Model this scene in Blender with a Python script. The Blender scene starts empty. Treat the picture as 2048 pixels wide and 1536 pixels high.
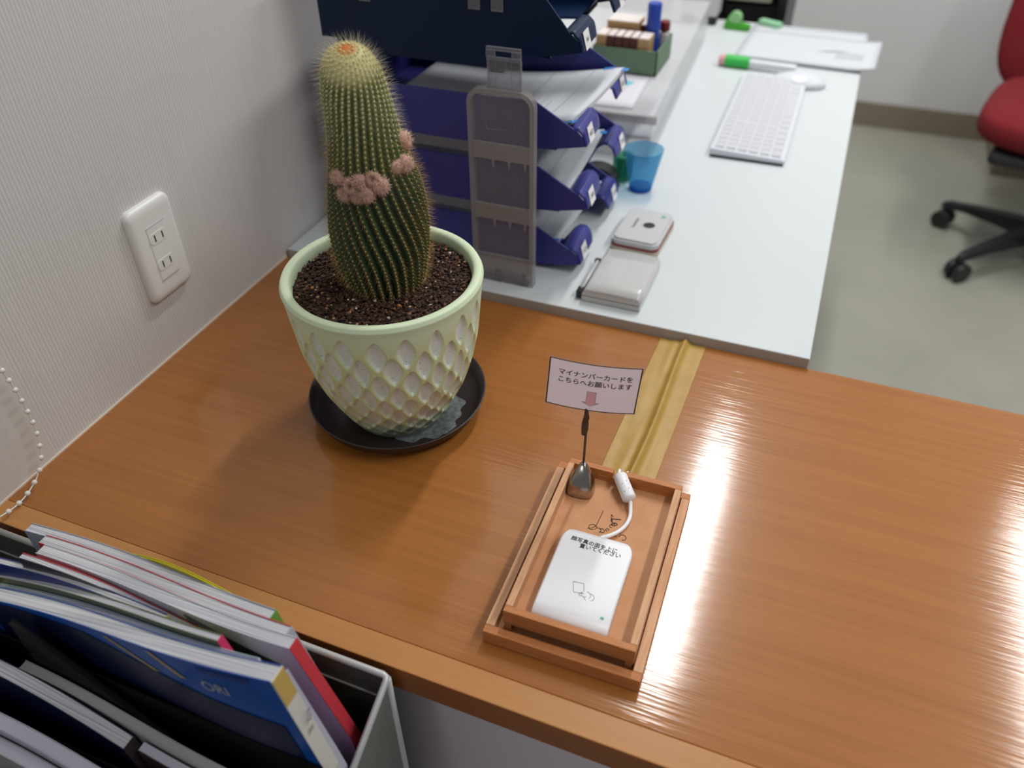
import bpy, bmesh, math, random
import numpy as np
from mathutils import Vector, Matrix, Euler
random.seed(7)
rng = np.random.default_rng(7)
S = bpy.context.scene
R = math.radians

# ------------------------------------------------------------------ camera, world, lights, exposure
cam = bpy.data.objects.new('camera', bpy.data.cameras.new('camera'))
S.collection.objects.link(cam)
cam.location = (0.70209, -0.30642, 0.62532)
cam.rotation_euler = (R(50.0251), R(0.5622), R(21.4297))
cam.data.sensor_width = 36
cam.data.lens = 28.348
cam.data.clip_start = 0.02
cam.data.dof.use_dof = True
cam.data.dof.focus_distance = 0.80
cam.data.dof.aperture_fstop = 3.6
S.camera = cam

W = bpy.data.worlds.new('world'); S.world = W; W.use_nodes = True
W.node_tree.nodes['Background'].inputs[0].default_value = (0.92, 0.95, 1.0, 1)
W.node_tree.nodes['Background'].inputs[1].default_value = 0.13

def area(name, loc, rot, sx, sy, power, col):
    l = bpy.data.lights.new(name, 'AREA'); l.shape = 'RECTANGLE'; l.size = sx; l.size_y = sy
    l.energy = power; l.color = col
    o = bpy.data.objects.new(name, l); S.collection.objects.link(o)
    o.location = loc; o.rotation_euler = tuple(R(a) for a in rot)
    return o
area('ceiling_tube_light', (0.60, 1.80, 1.88), (0, 0, 0), 0.09, 1.25, 21, (1.0, 0.985, 0.965))
area('far_ceiling_light', (1.80, 1.85, 1.88), (0, 0, 0), 0.10, 1.25, 11, (1.0, 0.985, 0.965))
area('front_fill_light', (0.30, -1.90, 1.88), (0, 0, 0), 0.25, 1.25, 4.5, (1.0, 0.985, 0.965))  # unseen fill lamp added behind the camera to brighten front faces
area('near_ceiling_light', (1.75, 0.25, 1.88), (0, 0, 0), 0.25, 1.25, 15, (1.0, 0.985, 0.965))

S.view_settings.view_transform = 'Standard'
S.view_settings.look = 'None'
S.view_settings.gamma = 1
S.view_settings.use_curve_mapping = False
S.view_settings.exposure = 0.48
S.cycles.use_denoising = True
S.cycles.max_bounces = 10
S.cycles.transparent_max_bounces = 24

# ------------------------------------------------------------------ materials
def lin(c):
    return tuple(((v/255)/12.92 if v/255 <= .04045 else ((v/255+.055)/1.055)**2.4) for v in c)
M = {}
def mat(name, col, rough=.5, metal=0, spec=.5, bump=None, var=None, trans=0, ior=1.45, coat=0, vcol=None, clear=None, alpha=None):
    """bump=(scale, strength) noise; var=(scale, second colour, amount)"""
    m = bpy.data.materials.new(name); m.use_nodes = True
    nt = m.node_tree; N = nt.nodes; L = nt.links
    b = N['Principled BSDF']
    b.inputs['Base Color'].default_value = (*col, 1)
    b.inputs['Roughness'].default_value = rough
    b.inputs['Metallic'].default_value = metal
    b.inputs['Specular IOR Level'].default_value = spec
    b.inputs['Transmission Weight'].default_value = trans
    b.inputs['IOR'].default_value = ior
    b.inputs['Coat Weight'].default_value = coat
    tc = N.new('ShaderNodeTexCoord')
    if vcol:
        a = N.new('ShaderNodeVertexColor'); a.layer_name = vcol
        L.new(a.outputs['Color'], b.inputs['Base Color'])
        base = a.outputs['Color']
    else: base = None
    if var:
        n = N.new('ShaderNodeTexNoise'); n.inputs['Scale'].default_value = var[0]; n.inputs['Detail'].default_value = 6
        L.new(tc.outputs['Object'], n.inputs['Vector'])
        mx = N.new('ShaderNodeMix'); mx.data_type = 'RGBA'
        r = N.new('ShaderNodeMapRange'); r.inputs['From Min'].default_value = .35; r.inputs['From Max'].default_value = .65
        r.inputs['To Max'].default_value = var[2]
        L.new(n.outputs['Fac'], r.inputs['Value']); L.new(r.outputs['Result'], mx.inputs['Factor'])
        if base: L.new(base, mx.inputs['A'])
        else: mx.inputs['A'].default_value = (*col, 1)
        mx.inputs['B'].default_value = (*var[1], 1)
        L.new(mx.outputs['Result'], b.inputs['Base Color'])
    if bump:
        n = N.new('ShaderNodeTexNoise'); n.inputs['Scale'].default_value = bump[0]; n.inputs['Detail'].default_value = 4
        L.new(tc.outputs['Object'], n.inputs['Vector'])
        bp = N.new('ShaderNodeBump'); bp.inputs['Strength'].default_value = bump[1]; bp.inputs['Distance'].default_value = .001
        L.new(n.outputs['Fac'], bp.inputs['Height']); L.new(bp.outputs['Normal'], b.inputs['Normal'])
    if clear is not None:      # thin clear plastic: part of the light passes straight through
        t = N.new('ShaderNodeBsdfTransparent'); t.inputs[0].default_value = (*clear[1], 1)
        ms = N.new('ShaderNodeMixShader'); ms.inputs[0].default_value = clear[0]
        out = N['Material Output']
        L.new(t.outputs[0], ms.inputs[1]); L.new(b.outputs[0], ms.inputs[2]); L.new(ms.outputs[0], out.inputs[0])
    M[name] = m
    return m

def wood(name, c1, c2, rough, scale=(4, 90, 90), bump=.15, streak=None, contrast=1.0, coat=0):
    m = bpy.data.materials.new(name); m.use_nodes = True
    nt = m.node_tree; N = nt.nodes; L = nt.links; b = N['Principled BSDF']
    tc = N.new('ShaderNodeTexCoord'); mp = N.new('ShaderNodeMapping'); mp.inputs['Scale'].default_value = scale
    L.new(tc.outputs['Object'], mp.inputs['Vector'])
    n = N.new('ShaderNodeTexNoise'); n.inputs['Scale'].default_value = 1; n.inputs['Detail'].default_value = 8; n.inputs['Roughness'].default_value = .65
    n.inputs['Distortion'].default_value = .25
    L.new(mp.outputs['Vector'], n.inputs['Vector'])
    n2 = N.new('ShaderNodeTexNoise'); n2.inputs['Scale'].default_value = 3.2; n2.inputs['Detail'].default_value = 3
    L.new(tc.outputs['Object'], n2.inputs['Vector'])
    ad = N.new('ShaderNodeMath'); ad.operation = 'MULTIPLY_ADD'; ad.inputs[1].default_value = .35; 
    L.new(n2.outputs['Fac'], ad.inputs[0]); L.new(n.outputs['Fac'], ad.inputs[2])
    rp = N.new('ShaderNodeMapRange'); rp.inputs['From Min'].default_value = .675-.22/contrast; rp.inputs['From Max'].default_value = .675+.22/contrast
    L.new(ad.outputs[0], rp.inputs['Value'])
    mx = N.new('ShaderNodeMix'); mx.data_type = 'RGBA'
    mx.inputs['A'].default_value = (*c1, 1); mx.inputs['B'].default_value = (*c2, 1)
    L.new(rp.outputs['Result'], mx.inputs['Factor']); L.new(mx.outputs['Result'], b.inputs['Base Color'])
    b.inputs['Roughness'].default_value = rough
    b.inputs['Coat Weight'].default_value = coat; b.inputs['Coat Roughness'].default_value = .11
    bp = N.new('ShaderNodeBump'); bp.inputs['Strength'].default_value = bump; bp.inputs['Distance'].default_value = .0006
    if streak:
        mp2 = N.new('ShaderNodeMapping'); mp2.inputs['Scale'].default_value = streak
        L.new(tc.outputs['Object'], mp2.inputs['Vector'])
        n3 = N.new('ShaderNodeTexNoise'); n3.inputs['Scale'].default_value = 1; n3.inputs['Detail'].default_value = 3
        L.new(mp2.outputs['Vector'], n3.inputs['Vector']); L.new(n3.outputs['Fac'], bp.inputs['Height'])
        r2 = N.new('ShaderNodeMapRange'); r2.inputs['To Min'].default_value = rough*.75; r2.inputs['To Max'].default_value = rough*1.3
        L.new(n2.outputs['Fac'], r2.inputs['Value']); L.new(r2.outputs['Result'], b.inputs['Roughness'])
    else:
        L.new(n.outputs['Fac'], bp.inputs['Height'])
    L.new(bp.outputs['Normal'], b.inputs['Normal']); L.new(bp.outputs['Normal'], b.inputs['Coat Normal'])
    b.inputs['Specular IOR Level'].default_value = .2 if coat else .4
    M[name] = m
    return m

wood('counter_wood', (.300, .104, .019), (.395, .153, .033), .42, (3, 110, 110), .34, (12, 230, 230), .8, coat=.85)
wood('band_wood', (.43, .19, .058), (.50, .235, .075), .35, (3, 120, 120), .15, None, .8)
wood('fascia_wood', (.27, .078, .018), (.33, .105, .024), .4, (3, 120, 120), .15)
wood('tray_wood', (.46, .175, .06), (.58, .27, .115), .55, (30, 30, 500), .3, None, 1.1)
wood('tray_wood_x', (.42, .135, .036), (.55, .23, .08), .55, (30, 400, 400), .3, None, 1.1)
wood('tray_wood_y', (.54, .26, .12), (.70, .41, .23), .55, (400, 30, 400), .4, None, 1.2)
mat('tray_floor', (.56, .275, .125), .6, var=(60, (.48, .22, .09), .7))
wood('stamp_wood', (.42, .26, .11), (.5, .32, .15), .5, (20, 200, 200))

def wallpaper():
    m = bpy.data.materials.new('wallpaper'); m.use_nodes = True
    N = m.node_tree.nodes; L = m.node_tree.links; b = N['Principled BSDF']
    tc = N.new('ShaderNodeTexCoord')
    mp = N.new('ShaderNodeMapping'); mp.inputs['Scale'].default_value = (1, 330, 3)
    L.new(tc.outputs['Object'], mp.inputs['Vector'])
    n = N.new('ShaderNodeTexNoise'); n.inputs['Scale'].default_value = 1; n.inputs['Detail'].default_value = 2
    L.new(mp.outputs['Vector'], n.inputs['Vector'])
    w = N.new('ShaderNodeTexWave'); w.wave_type = 'BANDS'; w.bands_direction = 'Y'; w.inputs['Scale'].default_value = 75
    w.inputs['Distortion'].default_value = 1.2; w.inputs['Detail'].default_value = 2; w.inputs['Detail Scale'].default_value = .3
    L.new(tc.outputs['Object'], w.inputs['Vector'])
    mx = N.new('ShaderNodeMix'); mx.data_type = 'FLOAT'; mx.inputs[0].default_value = .5
    L.new(n.outputs['Fac'], mx.inputs[2]); L.new(w.outputs['Fac'], mx.inputs[3])
    cr = N.new('ShaderNodeMix'); cr.data_type = 'RGBA'
    cr.inputs['A'].default_value = (.53, .515, .50, 1); cr.inputs['B'].default_value = (.74, .72, .70, 1)
    L.new(mx.outputs[0], cr.inputs['Factor']); L.new(cr.outputs['Result'], b.inputs['Base Color'])
    bp = N.new('ShaderNodeBump'); bp.inputs['Strength'].default_value = .22; bp.inputs['Distance'].default_value = .0006
    L.new(mx.outputs[0], bp.inputs['Height']); L.new(bp.outputs['Normal'], b.inputs['Normal'])
    b.inputs['Roughness'].default_value = .75
    M['wallpaper'] = m
wallpaper()
mat('plain_wall', (.67, .645, .61), .75, bump=(90, .15), var=(7, (.60, .575, .535), .5))
mat('back_wall', (.66, .67, .68), .8, bump=(60, .1))
mat('baseboard', (.23, .195, .145), .5)
mat('floor_vinyl', (.36, .36, .30), .35, var=(5, (.31, .31, .26), .6))
mat('caulk', (.72, .60, .48), .5)
mat('panel_grey', (.74, .66, .72), .5)
mat('desk_white', (.585, .625, .64), .32, bump=(400, .04))
mat('desk_edge', (.42, .38, .34), .5)
mat('white_plastic', (.80, .80, .79), .28)
mat('outlet_white', (.78, .78, .75), .3)
mat('reader_white', (.84, .84, .86), .35)
mat('slot_black', (.01, .01, .01), .5)
mat('ink', (.012, .012, .014), .6)
mat('ink_grey', (.25, .25, .27), .6)
mat('ink_brown', (.06, .025, .012), .6)
mat('logo_ink', (.05, .018, .008), .7)
mat('paper', (.55, .58, .62), .7)
mat('page_white', (.62, .63, .66), .75)
def leaf_lines(m):
    nt = m.node_tree; N = nt.nodes; L = nt.links
    tc = N.new('ShaderNodeTexCoord'); mp = N.new('ShaderNodeMapping'); mp.inputs['Scale'].default_value = (6, 1100, 6); L.new(tc.outputs['Object'], mp.inputs['Vector'])
    n = N.new('ShaderNodeTexNoise'); n.inputs['Scale'].default_value = 1; n.inputs['Detail'].default_value = 3; L.new(mp.outputs['Vector'], n.inputs['Vector'])
    r = N.new('ShaderNodeMapRange'); r.inputs['From Min'].default_value = .35; r.inputs['From Max'].default_value = .62; L.new(n.outputs['Fac'], r.inputs['Value'])
    x = N.new('ShaderNodeMix'); x.data_type = 'RGBA'; x.inputs['A'].default_value = (.30, .32, .36, 1); x.inputs['B'].default_value = (.66, .67, .69, 1)
    L.new(r.outputs['Result'], x.inputs['Factor']); L.new(x.outputs['Result'], N['Principled BSDF'].inputs['Base Color'])
leaf_lines(M['page_white'])
mat('paper_edge', (.62, .62, .63), .8, bump=(300, .3))
mat('paper_lav', (.62, .60, .66), .7)
mat('sign_paper', (.80, .69, .76), .45)
def see_light(m, amount):       # paper lets part of the light from behind glow through
    nt = m.node_tree; t = nt.nodes.new('ShaderNodeBsdfTranslucent'); t.inputs[0].default_value = m.node_tree.nodes['Principled BSDF'].inputs['Base Color'].default_value
    x = nt.nodes.new('ShaderNodeMixShader'); x.inputs[0].default_value = amount
    nt.links.new(nt.nodes['Principled BSDF'].outputs[0], x.inputs[1]); nt.links.new(t.outputs[0], x.inputs[2]); nt.links.new(x.outputs[0], nt.nodes['Material Output'].inputs[0])
see_light(M['sign_paper'], .55)
mat('arrow_pink', (.88, .46, .52), .5)
mat('laminate', (.9, .85, .82), .15, clear=(.10, (.97, .96, .95)))
mat('gunmetal', (.42, .38, .35), .2, metal=1)
mat('dark_metal', (.10, .085, .075), .4, metal=.7)
mat('tape_kraft', (.44, .27, .06), .45, bump=(250, .25), var=(40, (.37, .215, .045), .6))
mat('saucer_plastic', (.028, .020, .020), .38, bump=(120, .1), var=(30, (.045, .035, .034), .5))
mat('mineral_stain', (.17, .19, .20), .6, var=(170, (.06, .065, .07), .8))
mat('tray_blue', (.032, .035, .215), .40, bump=(500, .12))
mat('tray_navy', (.003, .014, .050), .42, spec=.25, bump=(500, .12))
mat('clear_tab', (.50, .50, .54), .2, clear=(.20, (.82, .82, .84)))
mat('clear_ribbed', (.58, .55, .54), .35, clear=(.17, (.80, .79, .80)))
mat('clear_frost', (.50, .48, .48), .5, clear=(.36, (.85, .83, .82)))
mat('clear_box', (.86, .86, .88), .15, clear=(.24, (.97, .97, .97)))
mat('index_blue', (.02, .22, .62), .4)
mat('cyan_note', (.14, .50, .58), .6)
mat('glass_blue', (.16, .42, .66), .1, clear=(.20, (.60, .82, .93)))
mat('glass_blue_base', (.02, .16, .50), .1, clear=(.45, (.22, .5, .85)))
mat('green_clear', (.03, .30, .16), .3, clear=(.6, (.4, .8, .6)))
mat('black_plastic', (.012, .012, .013), .35)
mat('chair_black', (.022, .022, .026), .4)
mat('black_felt', (.003, .003, .003), .6, spec=.15)
mat('red_band', (.22, .03, .03), .4)
mat('beige_plastic', (.50, .46, .36), .4)
mat('pad_grey', (.52, .53, .545), .3)
mat('case_grey', (.53, .525, .52), .22, coat=.3)
mat('green_sticker', (.10, .42, .28), .5)
mat('green_card', (.145, .235, .145), .7)
mat('brown_label', (.09, .022, .012), .4)
mat('label_paper', (.80, .80, .80), .5)
mat('label_white', (.72, .66, .64), .4)
mat('stick_blue', (.02, .065, .42), .3)
mat('bottle_green', (.008, .075, .04), .3)
mat('red_cap', (.16, .01, .012), .4)
mat('marker_green', (.035, .44, .07), .4)
mat('pale_pink', (.62, .33, .33), .5)
mat('tape_green', (.05, .32, .02), .35)
mat('tape_green_pale', (.25, .5, .22), .5)
mat('pad_green_pale', (.30, .58, .36), .5)
mat('key_white', (.55, .56, .59), .45)
mat('key_base', (.62, .65, .70), .4)
mat('grey_soft', (.34, .38, .44), .5)
mat('mouse_white', (.64, .67, .71), .3)
mat('cab_black', (.008, .010, .010), .35)
mat('cab_beige', (.40, .39, .32), .5)
mat('device_grey', (.52, .52, .52), .5)
mat('fabric_red', (.19, .009, .014), .9, bump=(350, .4))
mat('steel', (.45, .45, .5), .3, metal=1)
mat('rack_metal', (.50, .52, .51), .4, metal=.3)
mat('rack_mesh', (.20, .20, .185), .5, var=(900, (.13, .13, .12), .8), bump=(900, .4))
mat('rack_mesh_back', (.10, .10, .09), .5, var=(900, (.06, .06, .055), .8))
mat('bead_white', (.78, .76, .70), .3)
mat('pot_glaze', (.6, .62, .42), .55, vcol='col', bump=(300, .18))
mat('soil', (.1, .05, .03), .8, vcol='col')
mat('cactus_skin', (.06, .11, .035), .6, vcol='col')
mat('areole', (.58, .50, .26), .9, vcol='col')
mat('spine', (.7, .55, .25), .6, vcol='col')
mat('bud', (.42, .22, .16), .95, vcol='col')

# ------------------------------------------------------------------ helpers
LINK = S.collection.objects.link
def link(name, me, parent=None, mat_=None, smooth=False):
    o = bpy.data.objects.new(name, me); LINK(o)
    if mat_ is not None:
        for k in (mat_ if isinstance(mat_, (list, tuple)) else [mat_]): me.materials.append(M[k])
    if smooth:
        me.polygons.foreach_set('use_smooth', [True]*len(me.polygons))
    if parent is not None:
        o.parent = parent
    return o
def thing(name, label, cat, loc=(0, 0, 0), rz=0, group=None):
    o = bpy.data.objects.new(name, None); LINK(o); o.empty_display_size = .02
    o.location = loc; o.rotation_euler = (0, 0, R(rz)); tag(o, label, cat, group); return o
def tag(o, label, cat, group=None, kind=None):
    o['label'] = label; o['category'] = cat
    if group: o['group'] = group
    if kind: o['kind'] = kind
    return o
class MB:
    """mesh builder; coordinates are local to the thing it ends up in"""
    def __init__(s): s.bm = bmesh.new()
    def box(s, a, b, bev=0, mi=0, seg=2, mtx=None):
        r = bmesh.ops.create_cube(s.bm, size=1)
        vs = r['verts']
        for v in vs:
            v.co = Vector(((a[i]+b[i])/2 + v.co[i]*(b[i]-a[i]) for i in range(3)))
        fs = list({f for v in vs for f in v.link_faces})
        for f in fs: f.material_index = mi
        if bev:
            es = list({e for v in vs for e in v.link_edges})
            rr = bmesh.ops.bevel(s.bm, geom=es, offset=bev, segments=seg, affect='EDGES', profile=.5)
            fs = rr['faces']; vs = list({v for f in fs for v in f.verts} | {v for v in vs if v.is_valid})
            for f in fs: f.material_index = mi
            vs = [v for v in s.island(vs[0])]
        if mtx is not None: bmesh.ops.transform(s.bm, matrix=mtx, verts=vs)
        return vs
    def island(s, v):
        seen = {v}; st = [v]
        while st:
            q = st.pop()
            for e in q.link_edges:
                w = e.other_vert(q)
                if w not in seen: seen.add(w); st.append(w)
        return seen
    def prism(s, poly, axis, a, b, mi=0, bev=0):
        """poly of 2-d points extruded along axis from a to b"""
        def P(p, t):
            return {'x': (t, p[0], p[1]), 'y': (p[0], t, p[1]), 'z': (p[0], p[1], t)}[axis]
        A = [s.bm.verts.new(P(p, a)) for p in poly]; B = [s.bm.verts.new(P(p, b)) for p in poly]
        n = len(poly); fs = [s.bm.faces.new(A), s.bm.faces.new(B[::-1])]
        for i in range(n): fs.append(s.bm.faces.new((A[i], B[i], B[(i+1) % n], A[(i+1) % n])))
        for f in fs: f.material_index = mi
        bmesh.ops.recalc_face_normals(s.bm, faces=fs)
        if bev:
            bmesh.ops.bevel(s.bm, geom=list({e for v in A+B for e in v.link_edges}), offset=bev, segments=2, affect='EDGES')
        return A+B
    def lathe(s, prof, n=48, c=(0, 0), mi=0, cap=True):
        rows = []
        for r, z in prof:
            rows.append([s.bm.verts.new((c[0]+r*math.cos(2*math.pi*k/n), c[1]+r*math.sin(2*math.pi*k/n), z)) for k in range(n)])
        for A, B in zip(rows, rows[1:]):
            for k in range(n):
                f = s.bm.faces.new((A[k], A[(k+1) % n], B[(k+1) % n], B[k])); f.material_index = mi
        if cap:
            for row, fl in ((rows[0], True), (rows[-1], False)):
                f = s.bm.faces.new(row[::-1] if fl else row); f.material_index = mi
        return [v for r in rows for v in r]
    def tube(s, pts, rad, n=8, mi=0, cap=True):
        pts = [Vector(p) for p in pts]
        rads = rad if isinstance(rad, (list, tuple)) else [rad]*len(pts)
        t0 = (pts[1]-pts[0]).normalized()
        up = Vector((0, 0, 1)) if abs(t0.z) < .9 else Vector((1, 0, 0))
        u = t0.cross(up).normalized(); rows = []
        for i, p in enumerate(pts):
            t = (pts[min(i+1, len(pts)-1)]-pts[max(i-1, 0)]).normalized()
            u = (u - t*u.dot(t)).normalized(); w = t.cross(u)
            rows.append([s.bm.verts.new(p + (u*math.cos(2*math.pi*k/n)+w*math.sin(2*math.pi*k/n))*rads[i]) for k in range(n)])
        for A, B in zip(rows, rows[1:]):
            for k in range(n):
                f = s.bm.faces.new((A[k], A[(k+1) % n], B[(k+1) % n], B[k])); f.material_index = mi; f.smooth = True
        if cap:
            s.bm.faces.new(rows[0][::-1]).material_index = mi; s.bm.faces.new(rows[-1]).material_index = mi
        return [v for r in rows for v in r]
    def sphere(s, c, r, sub=2, mi=0, sc=(1, 1, 1)):
        rr = bmesh.ops.create_icosphere(s.bm, subdivisions=sub, radius=r)
        for v in rr['verts']: v.co = Vector((c[i]+v.co[i]*sc[i] for i in range(3)))
        for f in {f for v in rr['verts'] for f in v.link_faces}: f.material_index = mi; f.smooth = True
        return rr['verts']
    def grid(s, fn, nu, nv, mi=0, smooth=True, close=False):
        rows = [[s.bm.verts.new(fn(i/nu, j/nv)) for j in range(nv+1)] for i in range(nu+1)]
        for i in range(nu):
            for j in range(nv):
                f = s.bm.faces.new((rows[i][j], rows[i+1][j], rows[i+1][j+1], rows[i][j+1])); f.material_index = mi; f.smooth = smooth
        return rows
    def build(s, name, mats, parent=None, smooth=False, off=None, solid=None):
        if off is not None:
            for v in s.bm.verts: v.co -= Vector(off)
        bmesh.ops.recalc_face_normals(s.bm, faces=s.bm.faces)
        me = bpy.data.meshes.new(name); s.bm.to_mesh(me); s.bm.free()
        o = link(name, me, parent, mats, smooth)
        if solid:
            md = o.modifiers.new('solid', 'SOLIDIFY'); md.thickness = solid; md.offset = 0
        return o
def raw(name, V, F, mat_, parent=None, colors=None, smooth=True):
    """mesh from numpy arrays; colors per vertex"""
    V = np.asarray(V, np.float32); me = bpy.data.meshes.new(name)
    me.from_pydata(V.tolist(), [], np.asarray(F).tolist() if not isinstance(F, list) else F)
    if colors is not None:
        ca = me.color_attributes.new('col', 'FLOAT_COLOR', 'POINT')
        c = np.ones((len(V), 4), np.float32); c[:, :3] = colors
        ca.data.foreach_set('color', c.ravel())
    me.update()
    return link(name, me, parent, mat_, smooth)
def text(name, body, size, mat_, parent, loc, rot=(0, 0, 0), xs=1.0, bold=0, fn=None):
    """lettering as a mesh; fn maps a flat point to its place on a curved sheet"""
    cu = bpy.data.curves.new(name, 'FONT'); cu.body = body; cu.size = size; cu.align_x = 'CENTER'; cu.align_y = 'CENTER';  cu.resolution_u = 4
    o = bpy.data.objects.new(name, cu); LINK(o)
    bpy.context.view_layer.update()
    me = bpy.data.meshes.new_from_object(o.evaluated_get(bpy.context.evaluated_depsgraph_get()))
    bpy.data.objects.remove(o)
    if bold:        # heavier strokes: the outline laid down again a hair to the side
        bb = bmesh.new(); bb.from_mesh(me); n0 = list(bb.verts)
        for dx_, dy_ in ((bold, 0), (0, bold), (bold, bold)):
            dd = bmesh.ops.duplicate(bb, geom=list(n0)+list({e for v in n0 for e in v.link_edges})+list({f for v in n0 for f in v.link_faces}))
            for g_ in dd['geom']:
                if isinstance(g_, bmesh.types.BMVert): g_.co += Vector((dx_, dy_, 0))
        bb.to_mesh(me); bb.free()
    for v in me.vertices:
        v.co.x *= xs
        if fn: v.co = fn(v.co)
    me.materials.clear(); me.materials.append(M[mat_])
    ob = bpy.data.objects.new(name, me); LINK(ob); ob.parent = parent
    ob.location = loc; ob.rotation_euler = tuple(R(a) for a in rot)
    return ob
def structure(o): o['kind'] = 'structure'; return o
def smoothstep(a, b, x):
    t = np.clip((x-a)/(b-a), 0, 1); return t*t*(3-2*t)

Z = 0.0141          # desk top height (counter top is z = 0)
FL = -0.70          # floor
YB = 0.5419         # back edge of the counter

# ------------------------------------------------------------------ the room
b = MB(); b.box((-.12, -2.6, FL-.1), (3.6, 3.4, FL)); structure(b.build('floor', 'floor_vinyl'))
b = MB(); b.box((-.12, .092, FL), (0, 3.4, 1.9)); structure(b.build('wall_left', 'wallpaper'))
b = MB(); b.box((-.12, -2.6, FL), (.0008, .092, 1.9)); structure(b.build('trim_1', 'plain_wall'))
b = MB(); b.box((-.12, 3.214, FL), (3.6, 3.4, 1.9)); structure(b.build('wall_back', 'back_wall'))
b = MB(); b.box((1.323, 2.90, FL), (3.6, 3.214, 1.9)); structure(b.build('wall_right', 'back_wall'))
b = MB(); b.box((0, 3.202, FL), (1.323, 3.214, FL+.095), .002); structure(b.build('baseboard_back', 'baseboard'))
b = MB(); b.box((1.311, 2.888, FL), (1.323, 3.202, FL+.095), .002); b.box((1.323, 2.888, FL), (3.6, 2.90, FL+.095), .002)
structure(b.build('baseboard_right', 'baseboard'))

# ------------------------------------------------------------------ reception counter
ct = thing('reception_counter', 'orange brown wooden counter with a glossy top and pale front edge band', 'counter', (0, 0, FL))
o = (0, 0, FL)
b = MB(); b.box((.0015, .026, -.033), (1.9, YB, 0), .0008); b.build('worktop', 'counter_wood', ct, off=o)
b = MB(); b.box((.0015, 0, -.0335), (1.9, .026, 0), .0012, 0)
for f in b.bm.faces:
    if f.normal.y < -.5: f.material_index = 1
b.build('edge_band', ['band_wood', 'fascia_wood'], ct, off=o)
b = MB(); b.box((.0015, .035, FL), (1.9, .055, -.0335)); b.build('front_panel', 'panel_grey', ct, off=o)
b = MB(); b.box((.0, .0, -.002), (.0022, YB, .0022), .0006); b.build('caulk_line', 'caulk', ct, off=o)
# ------------------------------------------------------------------ white desk behind
dk = thing('white_desk', 'white office desk butted against the back edge of the counter', 'desk', (0, 0, FL))
b = MB(); b.box((.004, YB+.0006, Z-.028), (.7526, 1.90, Z), .0018)
for f in b.bm.faces:
    if f.normal.y < -.7: f.material_index = 1
b.build('desktop', ['desk_white', 'desk_edge'], dk, off=o)
for x, y in ((.03, .57), (.70, .60), (.03, 1.83), (.70, 1.83)):
    b = MB(); b.box((x, y, FL), (x+.035, y+.035, Z-.028), .003); b.build('leg', 'desk_white', dk, off=o)

# ------------------------------------------------------------------ wall outlet
oy, oz = .3161, .1392
ol = thing('wall_outlet', 'white double power outlet on the striped wallpaper', 'outlet', (0, oy, oz))
b = MB()
def rrect2(w, h, r_): return [(sx*(w-r_)+r_*math.cos(R(a0+a)), sz*(h-r_)+r_*math.sin(R(a0+a))) for sx, sz, a0 in ((1, 1, 0), (-1, 1, 90), (-1, -1, 180), (1, -1, 270)) for a in range(0, 91, 15)]
lv = [(.0, .0350, .0600, .0095), (.0035, .0350, .0600, .0095), (.0058, .0343, .0590, .009), (.0074, .0325, .0565, .0085), (.0083, .0295, .0530, .0075), (.0085, .0250, .0480, .005)]
rows_ = [[b.bm.verts.new((x_, p[0], p[1])) for p in rrect2(w_, h_, q_)] for x_, w_, h_, q_ in lv]
for A, B in zip(rows_, rows_[1:]):
    for k in range(len(A)): b.bm.faces.new((A[k], A[(k+1) % len(A)], B[(k+1) % len(A)], B[k])).smooth = True
b.bm.faces.new(rows_[-1]).smooth = True
b.build('plate', 'outlet_white', ol)
b = MB(); b.box((.0080, -.0145, -.0355), (.0092, .0145, .0335), .0006); ins = b.build('socket_insert', 'outlet_white', ol)
for k in range(2):
    b = MB(); b.box((.0090, -.0146, -.0358+k*.0688), (.0094, .0146, -.0352+k*.0688)); b.build('groove', 'grey_soft', ins)
for zc in (.0175, -.0165):
    b = MB()
    b.prism([(-.0085+.006*math.cos(a)-.000, zc+.0068*math.sin(a)) for a in np.linspace(R(90), R(270), 9)] +
            [(.0085+.006*math.cos(a), zc+.0068*math.sin(a)) for a in np.linspace(R(-90), R(90), 9)], 'x', .0088, .0097)
    b.build('socket', 'outlet_white', ins)
    for yy in (-.0062, .0062):
        b = MB(); b.box((.0093, yy-.0009, zc-.0042), (.0099, yy+.0009, zc+.0042)); b.build('slot', 'slot_black', ins)

# ------------------------------------------------------------------ blind chain
pts = [(.020, .070, .30), (.020, .0715, .22), (.020, .0738, .1452), (.020, .0762, .1194), (.020, .0772, .0904), (.020, .0758, .0619), (.020, .0691, .0349),
       (.020, .0629, .0223), (.020, .0537, .0132), (.020, .0437, .0075), (.021, .0317, .0045), (.022, .0186, .0045), (.023, .0051, .0075),
       (.025, -.010, .014), (.027, -.022, .026), (.028, -.030, .045), (.028, -.034, .08), (.028, -.036, .13), (.028, -.037, .30)]
P = [Vector(p) for p in pts]
path = []
for i in range(len(P)-1):
    p0, p1, p2, p3 = P[max(i-1, 0)], P[i], P[i+1], P[min(i+2, len(P)-1)]
    for k in range(12):
        t = k/12
        path.append(.5*((2*p1)+(-p0+p2)*t+(2*p0-5*p1+4*p2-p3)*t*t+(-p0+3*p1-3*p2+p3)*t**3))
ch = thing('blind_chain', 'white bead pull chain of a blind looping down over the counter corner', 'chain', (.02, .07, .30))
b = MB(); b.tube(path, .0008, 6); b.build('cord', 'bead_white', ch, off=(.02, .07, .30))
b = MB(); acc = 0; last = path[0]
for p in path:
    acc += (p-last).length; last = p
    if acc >= .0128:
        acc = 0; b.sphere(p, .0029, 2)
b.build('bead_string', 'bead_white', ch, off=(.02, .07, .30))

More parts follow.
